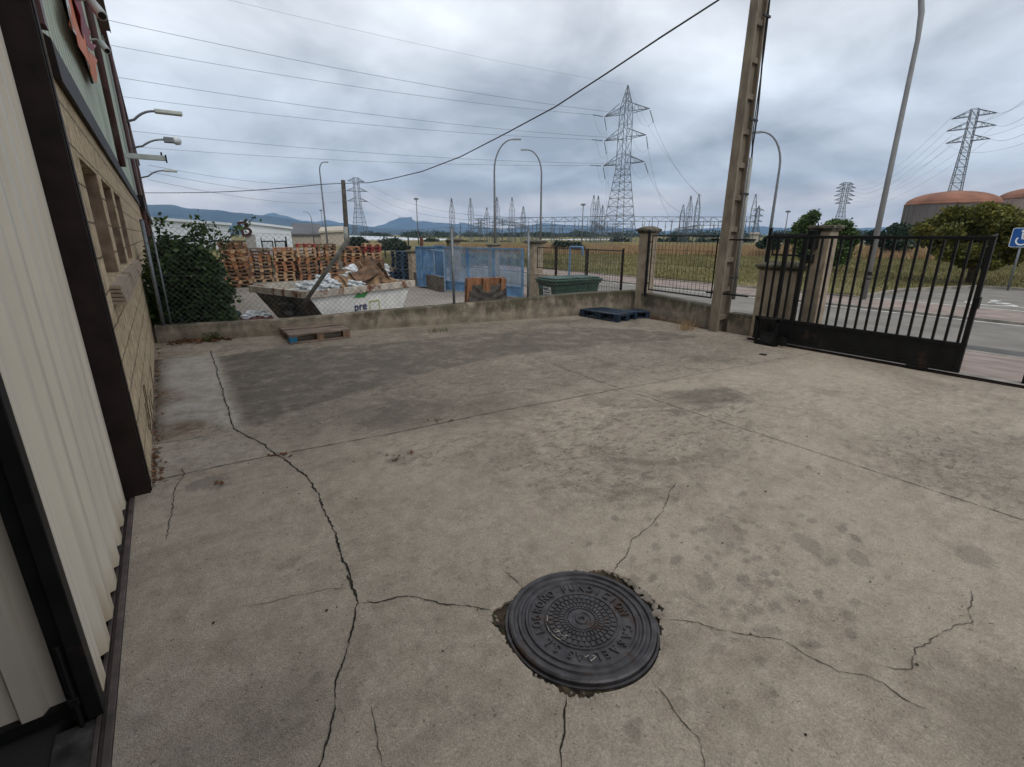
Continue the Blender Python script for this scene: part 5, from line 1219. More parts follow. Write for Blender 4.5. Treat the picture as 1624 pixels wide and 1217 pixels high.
# white totem with red letter
p = QY(389, 352, 26.5)
t = thing('letter_sign', 'dark red letter B on a white stand above the leftmost pallets', 'sign', (p.x, 26.5, ZN))
b = MB(); b.box(-.10, .32, -.05, .05, 0, p.z - ZN - .55); b.build('stand', mat('stand_grey', (.36, .35, .33), .8), t)
vs, fs = glyph_mesh('B', .95, .05); M = Matrix.Translation((.0, -.06, p.z - ZN - .62)) @ Matrix.Rotation(R(-14), 4, 'Y') @ Matrix.Rotation(R(90), 4, 'X')
b = MB(); b.add([M @ Vector(v) for v in vs], fs); b.build('letter', mat('letter_red', (.05, .012, .012), .6, var=.2), t)

# ================================================================== VEGETATION
def leaves(centers, size, nrm_bias=.3, aspect=1.6, jitter=.5, seed=0, curl=0.0):
    """one small pointed leaf (two triangles sharing an edge) per centre"""
    r = np.random.default_rng(seed); n = len(centers); c = np.asarray(centers)
    u = r.normal(size=(n, 3)); u[:, 2] *= .6; u /= np.linalg.norm(u, axis=1)[:, None]
    v = r.normal(size=(n, 3)); v[:, 2] += nrm_bias; v -= (v * u).sum(1)[:, None] * u; v /= np.linalg.norm(v, axis=1)[:, None]
    s = size * (1 + jitter * (r.random(n) - .5) * 2)[:, None]
    w_ = np.cross(u, v)
    P_ = np.stack([c - u * s * aspect / 2, c + w_ * s * .5, c + u * s * aspect / 2, c - w_ * s * .5], 1).reshape(-1, 3)
    q = np.arange(n)[:, None] * 4 + np.arange(4)[None, :]
    return P_, q
def mesh_np(name, P_, q, mt, parent=None):
    me = bpy.data.meshes.new(name); me.vertices.add(len(P_)); me.vertices.foreach_set('co', P_.astype(np.float32).ravel())
    k = q.shape[1]; me.loops.add(q.size); me.loops.foreach_set('vertex_index', q.astype(np.int32).ravel())
    me.polygons.add(len(q)); me.polygons.foreach_set('loop_start', (np.arange(len(q)) * k).astype(np.int32)); me.polygons.foreach_set('loop_total', np.full(len(q), k, np.int32))
    me.materials.append(mt); me.update(calc_edges=True); me.validate()
    o = bpy.data.objects.new(name, me); COL.objects.link(o)
    if parent: o.parent = parent
    return o
def clump_points(clumps, n, seed, shell=.55):
    r = np.random.default_rng(seed); vol = np.array([c[3] * c[4] * c[5] for c in clumps]); vol = vol ** .75; idx = r.choice(len(clumps), n, p=vol / vol.sum())
    C_ = np.array(clumps)[idx]; d = r.normal(size=(n, 3)); d /= np.linalg.norm(d, axis=1)[:, None]; rad = shell + (1 - shell) * r.random(n) ** .5; rad *= 1 + .20 * r.normal(size=n)
    return C_[:, :3] + d * C_[:, 3:6] * rad[:, None]
def tree(name, lab, loc, clumps, nleaf, size, mt, trunk_h, tr=.15, seed=1, limbs=5, cat='tree', grp=None):
    t = thing(name, lab, cat, loc, group=grp); r2 = random.Random(seed)
    b = MB(); top = Vector((0, 0, trunk_h))
    b.path([(0, 0, -.05), (r2.uniform(-.05, .05), 0, trunk_h * .5), top], [tr * 1.3, tr, tr * .8], 9)
    cl = sorted(clumps, key=lambda c: -c[3])[:max(limbs, 1)]
    for c in cl:
        e_ = Vector(c[:3]); m_2 = top.lerp(e_, .5) + Vector((r2.uniform(-.1, .1), r2.uniform(-.1, .1), .1)) ; b.path([top - Vector((0, 0, .1)), m_2, e_], [tr * .6, tr * .35, tr * .12], 6)
    b.build('trunk', M_bark, t, smooth=True)
    P_, q = leaves(clump_points(clumps, nleaf, seed), size, seed=seed); mesh_np('crown', P_, q, mt, t); return t
def rnd_clumps(c, R3, n, cs, seed, top_flat=1.0):
    r2 = random.Random(seed); out_ = []
    for k in range(n):
        while True:
            p = [r2.uniform(-1, 1) for _ in range(3)]
            if sum(q * q for q in p) < 1: break
        s = cs * r2.uniform(.6, 1.25); out_.append((c[0] + p[0] * R3[0], c[1] + p[1] * R3[1], c[2] + p[2] * R3[2] * top_flat, s, s, s * .75))
    return out_
# big yellowing tree by the parking bay
dB = 29.0; base = QD(1535, 458, dB); base.z = ZN
def loc_clump(px, py, dd, r_, base_=None, d0=None):
    p = QD(px, py, d0 + dd); return (p.x - base_.x, p.y - base_.y, p.z - ZN, r_, r_, r_ * .75)
cl = []
r2 = random.Random(4)
for px, py, k in ((1462, 360, .8), (1470, 378, .7), (1480, 345, .9), (1500, 335, 1.0), (1520, 330, 1.0), (1545, 328, 1.1), (1570, 328, 1.1), (1595, 335, 1.0), (1610, 350, 1.0), (1618, 372, .9), (1600, 385, 1.0), (1575, 360, 1.3), (1540, 360, 1.3), (1505, 365, 1.2), (1500, 390, .9), (1530, 395, 1.0), (1565, 395, 1.1), (1590, 402, .8), (1515, 405, .7), (1525, 412, .6), (1548, 408, .8), (1560, 415, .7), (1580, 408, .8), (1475, 395, .5), (1585, 345, 1.0), (1630, 345, 1.0), (1640, 370, 1.0), (1458, 345, .4), (1550, 320, .6), (1510, 325, .5), (1585, 322, .5)):
    for dd in (-.9, .7): cl.append(loc_clump(px + 8 + r2.uniform(-9, 9), 372 + (py - 372) * .86 + 8 + r2.uniform(-6, 6), dd * 1.1 + r2.uniform(-.7, .7), .45 * k * r2.uniform(.7, 1.25), base, dB))
tree('broadleaf_tree', 'broad yellow-green tree with low crown beside the disabled parking sign', base, cl, 75000, .075, M_leaftree, 1.3, .14, 3, 8)
# tree behind the tall pillar
b2 = QD(1310, 420, 34); cl = []
for px, py, k in ((1262, 375, .8), (1272, 360, .8), (1283, 348, .7), (1290, 342, .5), (1300, 380, 1.0), (1320, 370, 1.0), (1335, 360, .7), (1345, 372, .7), (1350, 385, .6), (1320, 395, 1.1), (1300, 400, 1.0), (1335, 400, .8), (1327, 352, .4), (1315, 355, .4), (1280, 395, 1.0), (1360, 378, .3), (1290, 370, .9), (1330, 412, .7), (1310, 415, .9)):
    for dd in (-.7, .8): cl.append(loc_clump(px + r2.uniform(-4, 4), py + r2.uniform(-3, 3), dd * 1.2, .60 * k, b2, 34))
tree('broadleaf_tree', 'green bushy tree behind the tall gate pillar', (b2.x, b2.y, ZN), cl, 34000, .085, M_leafgreen, .5, .12, 5, 6)
def simple_tree(px, py_top, d, wpx, lab, seed, mt=M_leaffar, n=2500, name='broadleaf_tree', size=None, low=.1, grp=None):
    p = QD(px, py_top, d); h_ = p.z - ZN; w_ = wpx * d / F / 2 * 1.15
    cl = rnd_clumps((0, 0, h_ * (.55 + low * .3)), (w_ * .75, w_ * .75, h_ * .42), 14, w_ * .42, seed)
    cl = [(c[0], c[1], min(c[2], h_ - c[5] * .8), c[3], c[4], c[5]) for c in cl]
    return tree(name, lab, (p.x, p.y, ZN), cl, n, size or max(.08, d * .0028), mt, h_ * .3, w_ * .07, seed, 4, grp=grp)
simple_tree(1425, 357, 60, 40, 'dark conifer-like tree in front of the red-domed tank', 11, n=3500)
simple_tree(1222, 368, 55, 26, 'small tree just left of the tall gate pillar behind the gate bars', 12)
simple_tree(1395, 362, 90, 22, 'small far tree left of the slanting street lamp', 13)
simple_tree(573, 377, 60, 30, 'round dark bush just right of the wooden pole', 14, n=3000)
simple_tree(620, 380, 70, 40, 'wide dark pine bush beyond the orange pallets', 15, n=3500)
simple_tree(640, 384, 66, 26, 'low bush right of the wide pine bush', 16)
simple_tree(893, 383, 60, 26, 'green bush beyond the brown mesh gates', 17, n=2200)
simple_tree(918, 385, 58, 20, 'second green bush beyond the brown mesh gates', 18, n=2000)
simple_tree(712, 374, 60, 8, 'small sprouting shrub left of the blue gate post', 21, mt=M_leafgreen, n=500)
# distant tree line, single trees with a place of their own
for k, (px, pt, w_, lab) in enumerate(((985, 378, 30, 'hedge-like trees left of the corner pillar on the skyline'), (1040, 380, 26, 'skyline tree seen over the left of the black mesh panel'), (1075, 377, 34, 'skyline tree cluster at the middle of the black mesh panel'), (1120, 380, 30, 'skyline tree at the right of the black mesh panel'), (765, 383, 24, 'low dark bush over the blue gate'), (800, 384, 22, 'low dark bush over the right half of the blue gate'), (735, 383, 20, 'low dark bush over the left half of the blue gate'), (1240, 376, 20, 'skyline tree behind the small mesh panel'), (683, 380, 20, 'dark bush left of the blue gate'), (1180, 380, 20, 'skyline tree hidden by the concrete pole'))):
    simple_tree(px, pt, 150, w_, lab, 40 + k, n=1200, size=.4)

P_, q = leaves(np.concatenate([clump_points([(QD(px, 380, dd).x, QD(px, 380, dd).y, ZN + hh * .5, ww2, ww2, hh * .62) for px, dd, hh, ww2 in [(random.uniform(540, 1500), random.uniform(330, 520), random.uniform(2, 4.6), random.uniform(4, 10)) for _ in range(90)]], 22000, 5, .5)]), .8, seed=5)
tag(mesh_np('far_woodland', P_, q, M_leaffar), 'dark line of distant trees and hedges along the skyline', 'woodland', kind='stuff')
# climbing shrub by the warehouse fence
sh = thing('climbing_shrub', 'dense dark green climbing shrub between the warehouse and the wire fence', 'shrub', (.2, 9.8, ZN))
cl = []
r2 = random.Random(9)
def shc(px, py, Y_, r_): p = QY(px, py, Y_); cl.append((p.x - .2, p.y - 9.8, p.z - ZN, r_, r_, r_ * .9))
for px, py, r_ in ((262, 400, .22), (275, 420, .3), (300, 410, .2), (315, 415, .22), (330, 420, .2), (300, 440, .35), (330, 450, .3), (345, 470, .25), (350, 495, .25), (330, 480, .35), (300, 480, .4), (275, 460, .35), (265, 500, .3), (300, 510, .35), (335, 510, .3), (355, 512, .2), (262, 392, .12), (248, 400, .15), (250, 430, .2), (252, 470, .2), (345, 430, .12), (320, 400, .13), (285, 395, .16), (360, 500, .15), (268, 440, .3)):
    for yy in (9.75, 10.35): shc(px + r2.uniform(-4, 4), py + r2.uniform(-4, 4), yy, r_)
P_, q = leaves(clump_points(cl, 20000, 3, .35), .05, seed=3, aspect=1.5)
mesh_np('foliage', P_, q, M_leafdark, sh)
def sprig(b, pts_px, Y_, lv, seed, spread=.11, n=26, size=.05):
    b = MB(); n *= 2
    r3 = np.random.default_rng(seed); pp = [QY(*p, Y_) - Vector((.2, 9.8, ZN)) for p in pts_px]; b.path(pp, .006, 5); L3 = []
    for k in range(n):
        t_ = .15 + .85 * r3.random() ** .8; f_ = t_ * (len(pp) - 1); i = min(int(f_), len(pp) - 2); c = pp[i].lerp(pp[i + 1], f_ - i)
        L3.append([c.x + r3.normal() * spread * (.4 + t_ * .6) * .8, c.y + r3.normal() * spread * .5, c.z + r3.normal() * spread * .5])
    b.build('sprig', M_bark, sh); P_, q = leaves(L3, .042, seed=seed, aspect=1.9); mesh_np('sprig_leaves', P_, q, M_leafdark, sh)
b = MB(); lv = []
sprig(b, [(318, 405), (316, 385), (313, 365), (316, 352)], 9.85, lv, 1, .14, 70)
sprig(b, [(316, 385), (325, 372), (333, 362)], 9.85, lv, 2, .10, 30)
sprig(b, [(318, 395), (303, 378), (300, 370)], 9.85, lv, 3, .08, 20)
sprig(b, [(325, 400), (338, 388), (345, 376)], 9.9, lv, 4, .09, 24)
sprig(b, [(252, 380), (254, 360), (256, 345)], 9.7, lv, 5, .07, 30)
sprig(b, [(350, 400), (362, 380), (375, 362)], 9.9, lv, 6, .07, 20)
sprig(b, [(362, 380), (385, 362), (405, 343)], 9.9, lv, 7, .07, 26)
sprig(b, [(268, 395), (265, 380), (270, 372)], 9.7, lv, 8, .08, 25)
sprig(b, [(340, 470), (365, 458), (372, 480)], 9.8, lv, 9, .08, 25)
sprig(b, [(345, 430), (352, 410), (355, 395)], 9.8, lv, 10, .06, 18)

# grass: dry tall band and short tufts in the field
def blades(n, fn, h0, h1, wd, seed):
    r = np.random.default_rng(seed); c = fn(r, n); h_ = h0 + (h1 - h0) * r.random(n) * (.6 + .4 * np.sin(c[:, 0] * .9) * np.sin(c[:, 1] * .7 + 1) + .25 * np.sin(c[:, 0] * 2.9 + c[:, 1] * 2.3)); a = r.random(n) * math.pi; lean = r.normal(size=(n, 2)) * .22
    ux, uy = np.cos(a) * wd / 2, np.sin(a) * wd / 2
    z0_ = np.full(n, ZN - .03)
    P_ = np.stack([np.stack([c[:, 0] - ux, c[:, 1] - uy, z0_], 1), np.stack([c[:, 0] + ux, c[:, 1] + uy, z0_], 1), np.stack([c[:, 0] + lean[:, 0] * h_, c[:, 1] + lean[:, 1] * h_, z0_ + h_], 1)], 1).reshape(-1, 3)
    return P_, np.arange(n)[:, None] * 3 + np.arange(3)[None, :]
def polar(px0, px1, d0, d1, pw=1.0):
    def f(r, n):
        px = px0 + (px1 - px0) * r.random(n); d = d0 + (d1 - d0) * r.random(n) ** pw
        x = (px - 812) / F; a = np.arctan2(x, math.cos(PITCH) + .307 * math.sin(PITCH)) + YAW
        return np.stack([np.sin(a) * d, np.cos(a) * d], 1)
    return f
def patchy(f, sc, th):
    def g_(r, n):
        c = f(r, int(n * 2.2)); k = np.sin(c[:, 0] * sc) * np.sin(c[:, 1] * sc * 1.3 + 1) + .4 * np.sin(c[:, 0] * sc * 2.7 + c[:, 1] * sc * 2.1) + r.normal(size=len(c)) * .3 > th
        c = c[k][:n]; return c if len(c) == n else np.concatenate([c, f(r, n - len(c))])
    return g_
P_, q = blades(60000, polar(690, 1800, 54, 84), .45, 1.1, .07, 1); tag(mesh_np('dry_grass', P_, q, M_dry), 'band of tall straw-coloured dry grass along the far edge of the field', 'grass', kind='stuff')
def field(r, n):
    c = polar(820, 1750, 23, 56, .7)(r, int(n * 1.6)); k = (c[:, 0] > 18.7) & ~((c[:, 0] < 25.8) & (c[:, 1] < 6.6)); c = c[k][:n]
    return c
P_, q = blades(60000, field, .05, .22, .035, 2) if False else (None, None)
rr = np.random.default_rng(2); cc = field(rr, 60000); P_, q = blades(len(cc), lambda r, n: cc, .06, .24, .04, 2)
tag(mesh_np('field_grass', P_, q, M_green_grass), 'short patchy green and yellow grass of the field across the road', 'grass', kind='stuff')
# kerb-side weeds across the road
def band(xa, xb, ya, yb2):
    return lambda r, n: np.stack([xa + (xb - xa) * r.random(n), ya + (yb2 - ya) * r.random(n)], 1)
P_, q = blades(4000, band(18.45, 19.6, 6.7, 30), .06, .28, .03, 6); tag(mesh_np('verge_grass', P_, q, M_green_grass), 'rough grass along the far kerb beyond the road', 'grass', kind='stuff')
# left field behind blue pallets
P_, q = blades(9000, band(9.0, 24, 27, 48), .2, .7, .07, 7); tag(mesh_np('meadow_grass', P_, q, M_green_grass), 'overgrown grass beyond the blue pallet stack', 'grass', kind='stuff')
# weeds and dead leaves at the wall feet
lv = []
for x in np.arange(-.15, .7, .012): lv.append((x + random.gauss(0, .03), bw(x) - abs(random.gauss(0, .10)), abs(random.gauss(.015, .012)) + .006))
P_, q = leaves(lv * 3 + [(a + random.gauss(0, .06), b_ + random.gauss(0, .04) - .03, c) for a, b_, c in lv], .035, seed=12); P_[:, 2] = np.maximum(P_[:, 2], .006); tag(mesh_np('leaf_litter', P_, q, M_litter), 'brown dead leaves drifted into the corner below the post', 'leaves', kind='stuff')
lv = [(.42 + random.gauss(0, .06), bw(.42) - .10 + random.gauss(0, .03), abs(random.gauss(.05, .03)) + .01) for _ in range(90)]
P_, q = leaves(lv, .03, seed=13); tag(mesh_np('weed', P_, q, M_weed), 'small light green weed at the foot of the back wall near the warehouse', 'weed')
for (px, py, n, lab) in ((1088, 505, 130, 'straw-dry weed against the dark wall left of the concrete pole'), (478, 520, 60, 'weed growing at the wall behind the grey pallet'), (695, 512, 70, 'thin weed at the foot of the back wall')):
    g = G(px, py + (18 if px > 1000 else 14)); Pw = []; Qw = []
    r3 = np.random.default_rng(px); c = np.stack([g.x + r3.normal(size=n) * .10, g.y + r3.normal(size=n) * .07], 1)
    if px < 1000: c[:, 1] = np.minimum(c[:, 1], bw(g.x) - .01)
    else: c[:, 0] = np.minimum(c[:, 0], rwx(g.y) - .01)
    P_, q = blades(n, lambda r, m: c, .06, .36 if px > 1000 else .11, .007, px); P_[:, 2] -= (ZN - .03); tag(mesh_np('weed', P_, q, M_dry if px > 1000 else M_weed), lab, 'weed')
# litter along the street wall and the warehouse foot
lv = []
for k in range(330):
    y = random.uniform(5.0, 6.9); lv.append((rwx(y) - abs(random.gauss(0, .07)) - .01, y, .009))
for k in range(150):
    y = random.uniform(3.9, 8.8); lv.append((XF + abs(random.gauss(0, .035)) + .01, y, .009))
for px_, py_, m_ in ((440, 722, 14), (622, 730, 7), (640, 724, 4), (655, 718, 3), (250, 762, 10), (350, 768, 5), (700, 668, 6), (1300, 556, 5)):
    for k in range(m_): g = G(px_ + random.gauss(0, 9), py_ + random.gauss(0, 1.6)); lv.append((g.x, g.y, .008))
for k in range(45): g = G(random.gauss(243, 8), random.gauss(745, 12)); lv.append((max(g.x, XF + .02), g.y, .01))
P_, q = leaves(lv, .022, seed=14, nrm_bias=3); P_[:, 2] = np.maximum(P_[:, 2], .005); tag(mesh_np('leaf_litter', P_, q, M_litter), 'dead leaves and grit scattered along the feet of the walls', 'leaves', kind='stuff')

b = MB()
for k in range(230):
    x_, y_ = random.uniform(-.3, 7.2), random.uniform(.3, 8.6)
    if (x_ - 1.22) ** 2 + (y_ - 1.22) ** 2 < .2: continue
    rock(b, (x_, y_, .005), random.uniform(.002, .0065))
tag(b.build('grit', M_soil), 'sparse dark grit and small stones scattered over the concrete slab', 'grit', kind='stuff')
# dry ivy tendrils on the plinth
b = MB(); r2 = random.Random(8)
for k in range(7):
    y = r2.uniform(3.95, 6.4); z = r2.uniform(.02, .15); pts = [(XF + .012, y, z)]
    for i in range(10): y += r2.uniform(-.02, .09); z += r2.uniform(-.015, .055); pts.append((XF + .012, y, z))
    b.path(pts, .0035, 4)
tag(b.build('dry_creeper', mat('dry_stem', (.12, .08, .05), .95)), 'thin dry creeper stems clinging to the foot of the stone plinth', 'creeper')

# ================================================================== STREET LAMPS
def street_lamp(lab, px, py, d, top, r0=.07, reach=None, headlen=.7, name='street_lamp', bottom=None, grp='tall curved street lamps', flag=0):
    """top: pixel of the lamp head's outer end"""
    base_ = QD(px, py, d); base_.z = ZN; tip = QD(top[0], top[1], d); h_ = tip.z - ZN
    t = thing(name, lab, 'street lamp', base_, group=grp); dx = Vector((tip.x - base_.x, tip.y - base_.y, 0)); rr_ = dx.length
    b = MB(); pts = [Vector((0, 0, 0)), Vector((0, 0, h_ * .4)), Vector((0, 0, h_ - rr_ * 1.25))]; rads = [r0 * 1.3, r0, r0 * .75]
    for k in range(1, 9):
        a = math.pi / 2 * k / 8; pts.append(dx * .78 * (1 - math.cos(a)) + Vector((0, 0, h_ - rr_ * 1.25 + rr_ * 1.22 * math.sin(a)))); rads.append(r0 * (.75 - .25 * k / 8))
    b.path(pts, rads, 8); b.build('pole', M_galvl, t, smooth=True)
    e_ = pts[-1]; f_ = dx.normalized(); sd = Vector((-f_.y, f_.x, 0))
    b = MB(); q0 = e_ - f_ * .05; q1 = e_ + f_ * (rr_ * .22 + headlen * .35)
    def pt(p, s_, z): return p + sd * s_ + Vector((0, 0, z))
    b.hexa([pt(q0, -.08, -.06), pt(q1, -.12, -.05), pt(q1, .12, -.05), pt(q0, .08, -.06), pt(q0, -.06, .05), pt(q1, -.09, .06), pt(q1, .09, .06), pt(q0, .06, .05)])
    b.build('head', M_galvl, t); 
    b = MB(); b.path([(0, 0, 0), (0, 0, .5)], [r0 * 1.8, r0 * 1.5], 8); b.build('foot', M_galvl, t); return t
street_lamp('tall curved street lamp left of centre, its arm pointing right', 785, 385, 45, (822, 220), .10)
street_lamp('tall curved street lamp in the centre, its arm pointing left', 857, 385, 50, (830, 237), .10)
street_lamp('far curved street lamp left of the wooden pole', 517, 365, 60, (517, 257), .09)
street_lamp('small distant street lamp beside the white hall', 497, 375, 110, (482, 336), .10)
street_lamp('curved street lamp just right of the concrete pole, arm pointing left', 1221, 370, 36, (1196, 209), .09)
# big lamp on the right
gL = G(1368, 478, ZN); dL = math.hypot(gL.x, gL.y)
t = thing('street_lamp', 'nearest tall grey street lamp rising out of the picture behind the gate', 'street lamp', (gL.x, gL.y, ZN + .05), group='tall curved street lamps')
b = MB(); pts = [Vector((0, 0, 0)), Vector((0, 0, 4)), Vector((0, 0, 7.0))]; rd = [.088, .072, .058]
lat = Vector((-math.cos(YAW + .6), math.sin(YAW + .6), 0))
for k in range(1, 9): a = math.pi / 2 * k / 8; pts.append(lat * 2.2 * (1 - math.cos(a)) + Vector((0, 0, 7.0 + 3.2 * math.sin(a)))); rd.append(.075 - .003 * k)
b.path(pts, rd, 14); b.build('pole', mat('lamp_grey', (.25, .25, .25), .6, .2, var=.1, scale=3), t, smooth=True)
b = MB(); e_ = pts[-1]; b.path([e_, e_ + lat * .2, e_ + lat * .7], [.06, .13, .08], 10); b.build('head', M_camwhite, t, smooth=True)
b = MB(); b.path([(0, 0, .75), (0, 0, .85)], .094, 14); b.path([(0, 0, .62), (0, 0, .66)], .096, 14); b.build('band', M_black, t)
b = MB(); b.box(-.2, .2, -.2, .2, -.05, .02); b.build('foot', M_kerb, t)
def light_mast(lab, px, d, py):
    p = QD(px, py, d); t = thing('light_mast', lab, 'light mast', (p.x, p.y, ZN)); b = MB(); b.path([(0, 0, 0), (0, 0, p.z - ZN)], [.14, .09], 8); b.build('pole', M_galvl, t, smooth=True)
    b = MB(); b.box(-.35, .35, -.35, .35, p.z - ZN - .15, p.z - ZN + .2); b.build('head', M_galvl, t)
light_mast('thin light mast with small head right of the far hills peak', 660, 110, 316)
light_mast('thin light mast left of the large pylon', 925, 110, 325)
light_mast('thin light mast between the concrete pole and the tall pillar', 1250, 120, 336)
light_mast('faint light mast behind the far street lamp', 509, 160, 334)

# ================================================================== PYLONS and SUBSTATION
def lattice(b, C_, ez, levels, rad, faces=4, M=None, sparse=False):
    """levels: list of (z, half width); X bracing between levels"""
    def cr_(z, w_): return [M @ Vector((sx * w_, sy * w_, z)) for sx, sy in ((-1, -1), (1, -1), (1, 1), (-1, 1))]
    for (z0_, w0), (z1_, w1) in zip(levels[:-1], levels[1:]):
        a = cr_(z0_, w0); c = cr_(z1_, w1)
        for k in range(4):
            b.path([a[k], c[k]], rad, 4, caps=False)
            b.path([a[k], c[(k + 1) % 4]], rad * .5, 3, caps=False)
            if not sparse: b.path([a[(k + 1) % 4], c[k]], rad * .5, 3, caps=False)
            b.path([c[k], c[(k + 1) % 4]], rad * .6, 3, caps=False)
def pylon(lab, pxb, d, pytop, pxtop, arms, wb, ww, rot, rad=.10, waist=None, peak=True, seg=8, grp='electricity pylons', ins=True):
    """arms: (py, half length in metres)"""
    top = QD(pxtop, pytop, d); base_ = Vector((top.x, top.y, ZN)); Ht = top.z - ZN
    view = Vector((top.x, top.y, 0)).normalized(); kc = abs(view.x * math.sin(YAW) + view.y * math.cos(YAW)); wb *= kc; ww *= kc; arms = [(a, h_ * kc) for a, h_ in arms]; yaw = math.atan2(view.y, view.x) - math.pi / 2 + rot
    t = thing('pylon', lab, 'pylon', base_, yaw, group=grp)
    zs = [QD(pxtop, a[0], d).z - ZN for a in arms]; zw = (waist and QD(pxtop, waist, d).z - ZN) or min(zs) * .93; ztop = max(zs) + (Ht - max(zs)) * .15 if peak else Ht
    lv_ = []; 
    z = 0; n1 = seg
    for k in range(n1 + 1): f_ = k / n1; f2 = 1 - (1 - f_) ** 1.15; lv_.append((zw * f2, wb / 2 + (ww / 2 - wb / 2) * f2))
    n2 = max(3, int((ztop - zw) / (ww * 1.25)))
    for k in range(1, n2 + 1): lv_.append((zw + (ztop - zw) * k / n2, ww / 2 * (1 - .12 * k / n2)))
    if peak:
        for k in range(1, 4): lv_.append((ztop + (Ht - ztop) * k / 3, ww / 2 * .88 * (1 - k / 3) + .04))
    I4 = Matrix.Identity(4); b = MB(); lattice(b, None, None, lv_, rad, M=I4); b.build('tower', M_lattice, t)
    tips = []
    for (py, hl), z in zip(arms, zs):
        for sg in (-1, 1):
            b = MB(); w_ = ww / 2; tip = Vector((sg * hl, 0, z)); hh = min(2.2, hl * .32)
            for yy in (-w_, w_):
                b.path([(sg * w_, yy, z), tip], rad * .8, 4, caps=False); b.path([(sg * w_, yy, z + hh), tip], rad * .8, 4, caps=False)
                for q in (.3, .6):
                    p = Vector((sg * w_, yy, z)).lerp(tip, q); p2 = Vector((sg * w_, yy, z + hh)).lerp(tip, q); b.path([p, p2], rad * .5, 3, caps=False); b.path([p2, Vector((sg * w_, yy, z)).lerp(tip, q + .28)], rad * .5, 3, caps=False)
            for q in (.3, .6): b.path([Vector((sg * w_, -w_, z)).lerp(tip, q), Vector((sg * w_, w_, z)).lerp(tip, q)], rad * .5, 3, caps=False)
            b.build('arm', M_lattice, t); tips.append((sg, z, tip))
    Mt = Matrix.Translation(base_) @ Matrix.Rotation(yaw, 4, 'Z')
    return t, [(sg, Mt @ tip) for sg, z, tip in tips], Mt @ Vector((0, 0, Ht)), Mt
main, tips, apex, Mm = pylon('largest lattice pylon right of centre with three pairs of crossarms', 985, 150, 135, 996, [(179, 7.0), (219, 6.6), (260, 6.6)], 7.6, 2.9, R(-31), .10, waist=268, seg=9)
def insul(t, a, c, r_=.14):
    b = MB(); a = Vector(a); c = Vector(c); n = 8
    pts = []; rd = []
    for k in range(n): pts += [a.lerp(c, k / n), a.lerp(c, (k + .5) / n)]; rd += [r_ * .4, r_]
    b.path(pts + [c], rd + [r_ * .4], 7); o = b.build('insulator', mat('insulator_grey', (.05, .055, .06), .5) if 'insulator_grey' not in MATS else MATS['insulator_grey'], None); o.parent = t; o.matrix_parent_inverse = Mm.inverted(); return o
def wire(pa_, pb_, sag, lab, r_=.03, n=20, grp=None, name='power_line'):
    pa_ = Vector(pa_); pb_ = Vector(pb_); b = MB(); b.path([pa_.lerp(pb_, k / n) - Vector((0, 0, sag * 4 * (k / n) * (1 - k / n))) for k in range(n + 1)], r_, 5, caps=False)
    return tag(b.build(name, M_line, smooth=True), lab, 'power line', grp)
left = [p for s, p in tips if s < 0]; right = [p for s, p in tips if s > 0]
lw = [(180, 15, 0), (190, 58, 0), (200, 108, 1), (205, 140, 1), (222, 195, 2), (230, 222, 2)]
names = ['topmost', 'second', 'third', 'fourth', 'fifth', 'lowest']
for k, (px, py, lev) in enumerate(lw):
    src = left[lev] if k % 2 else right[lev] * .35 + left[lev] * .65
    e_ = G(px, py, src.z + 3)
    dv_ = (e_ - src).normalized(); q = src + dv_ * 4.0
    if k % 2: insul(main, src + dv_ * .6, q)
    wire(q, e_ + (e_ - src) * .35, 2.2, '%s of the six conductors running left from the large pylon to behind the warehouse' % names[k], .036, grp='conductors running left from the large pylon')
e_ = G(400, -5, apex.z + 1); wire(apex, e_ + (e_ - apex) * .5, 1.5, 'thin earth wire leaving the top of the large pylon to the upper left', .018)
tg = [(1108, 308, 118), (1060, 340, 118), (1046, 345, 118)]
for k, (px, py, d) in enumerate(((1113, 312, 118), (1062, 344, 118), (1090, 340, 118))):
    src = right[k]; e_ = QD(px, py, d); dv_ = (e_ - src).normalized(); insul(main, src + dv_ * .5 + Vector((0, 0, -.2)), src + dv_ * 4.0 + Vector((0, 0, -1.5)))
    wire(src + dv_ * 4.0 + Vector((0, 0, -1.5)), e_, 2.0, '%s conductor dropping from the right arms of the large pylon to the substation' % ('upper', 'middle', 'lower')[k], .03, grp='conductors dropping to the substation')
for k in range(3):
    src = left[k]; e_ = QD((968, 962, 1012)[k], 352, 118); wire(src + Vector((.5, -.5, -3.2)), e_, 1.0, '%s conductor dropping from the left arms of the large pylon to the substation' % ('upper', 'middle', 'lower')[k], .022, grp='conductors dropping to the substation'); insul(main, src + Vector((0, 0, -.3)), src + Vector((.5, -.5, -3.4)))
wire(apex, QD(1108, 310, 118), 2, 'earth wire dropping right from the top of the large pylon', .018)
for k, src in enumerate(left + right):   # jumper loops
    s3 = (Vector((-.8, .8, 0)) if k < 3 else Vector((-1.2, .6, 0))); b = MB(); a = src + s3 * 3; c = src + Vector((.4, -.4, -3.4)) if k < 3 else src + Vector((.8, -.8, -3))
    if k < 3: a = src + (G(lw[1][0], lw[1][1], src.z) - src).normalized() * 4
    b.path([a.lerp(c, q) - Vector((0, 0, 10 * q * (1 - q))) for q in np.linspace(0, 1, 12)], .025, 4, caps=False); o = b.build('jumper', M_line, None); o.parent = main; o.matrix_parent_inverse = Mm.inverted()
pl2, tips2, ap2, _m = pylon('lattice pylon left of centre just right of the wooden pole', 568, 300, 282, 564, [(288, 5.0), (303.5, 6.2), (319.5, 6.0)], 8, 2.9, R(20), .12, waist=325, seg=7, peak=False)
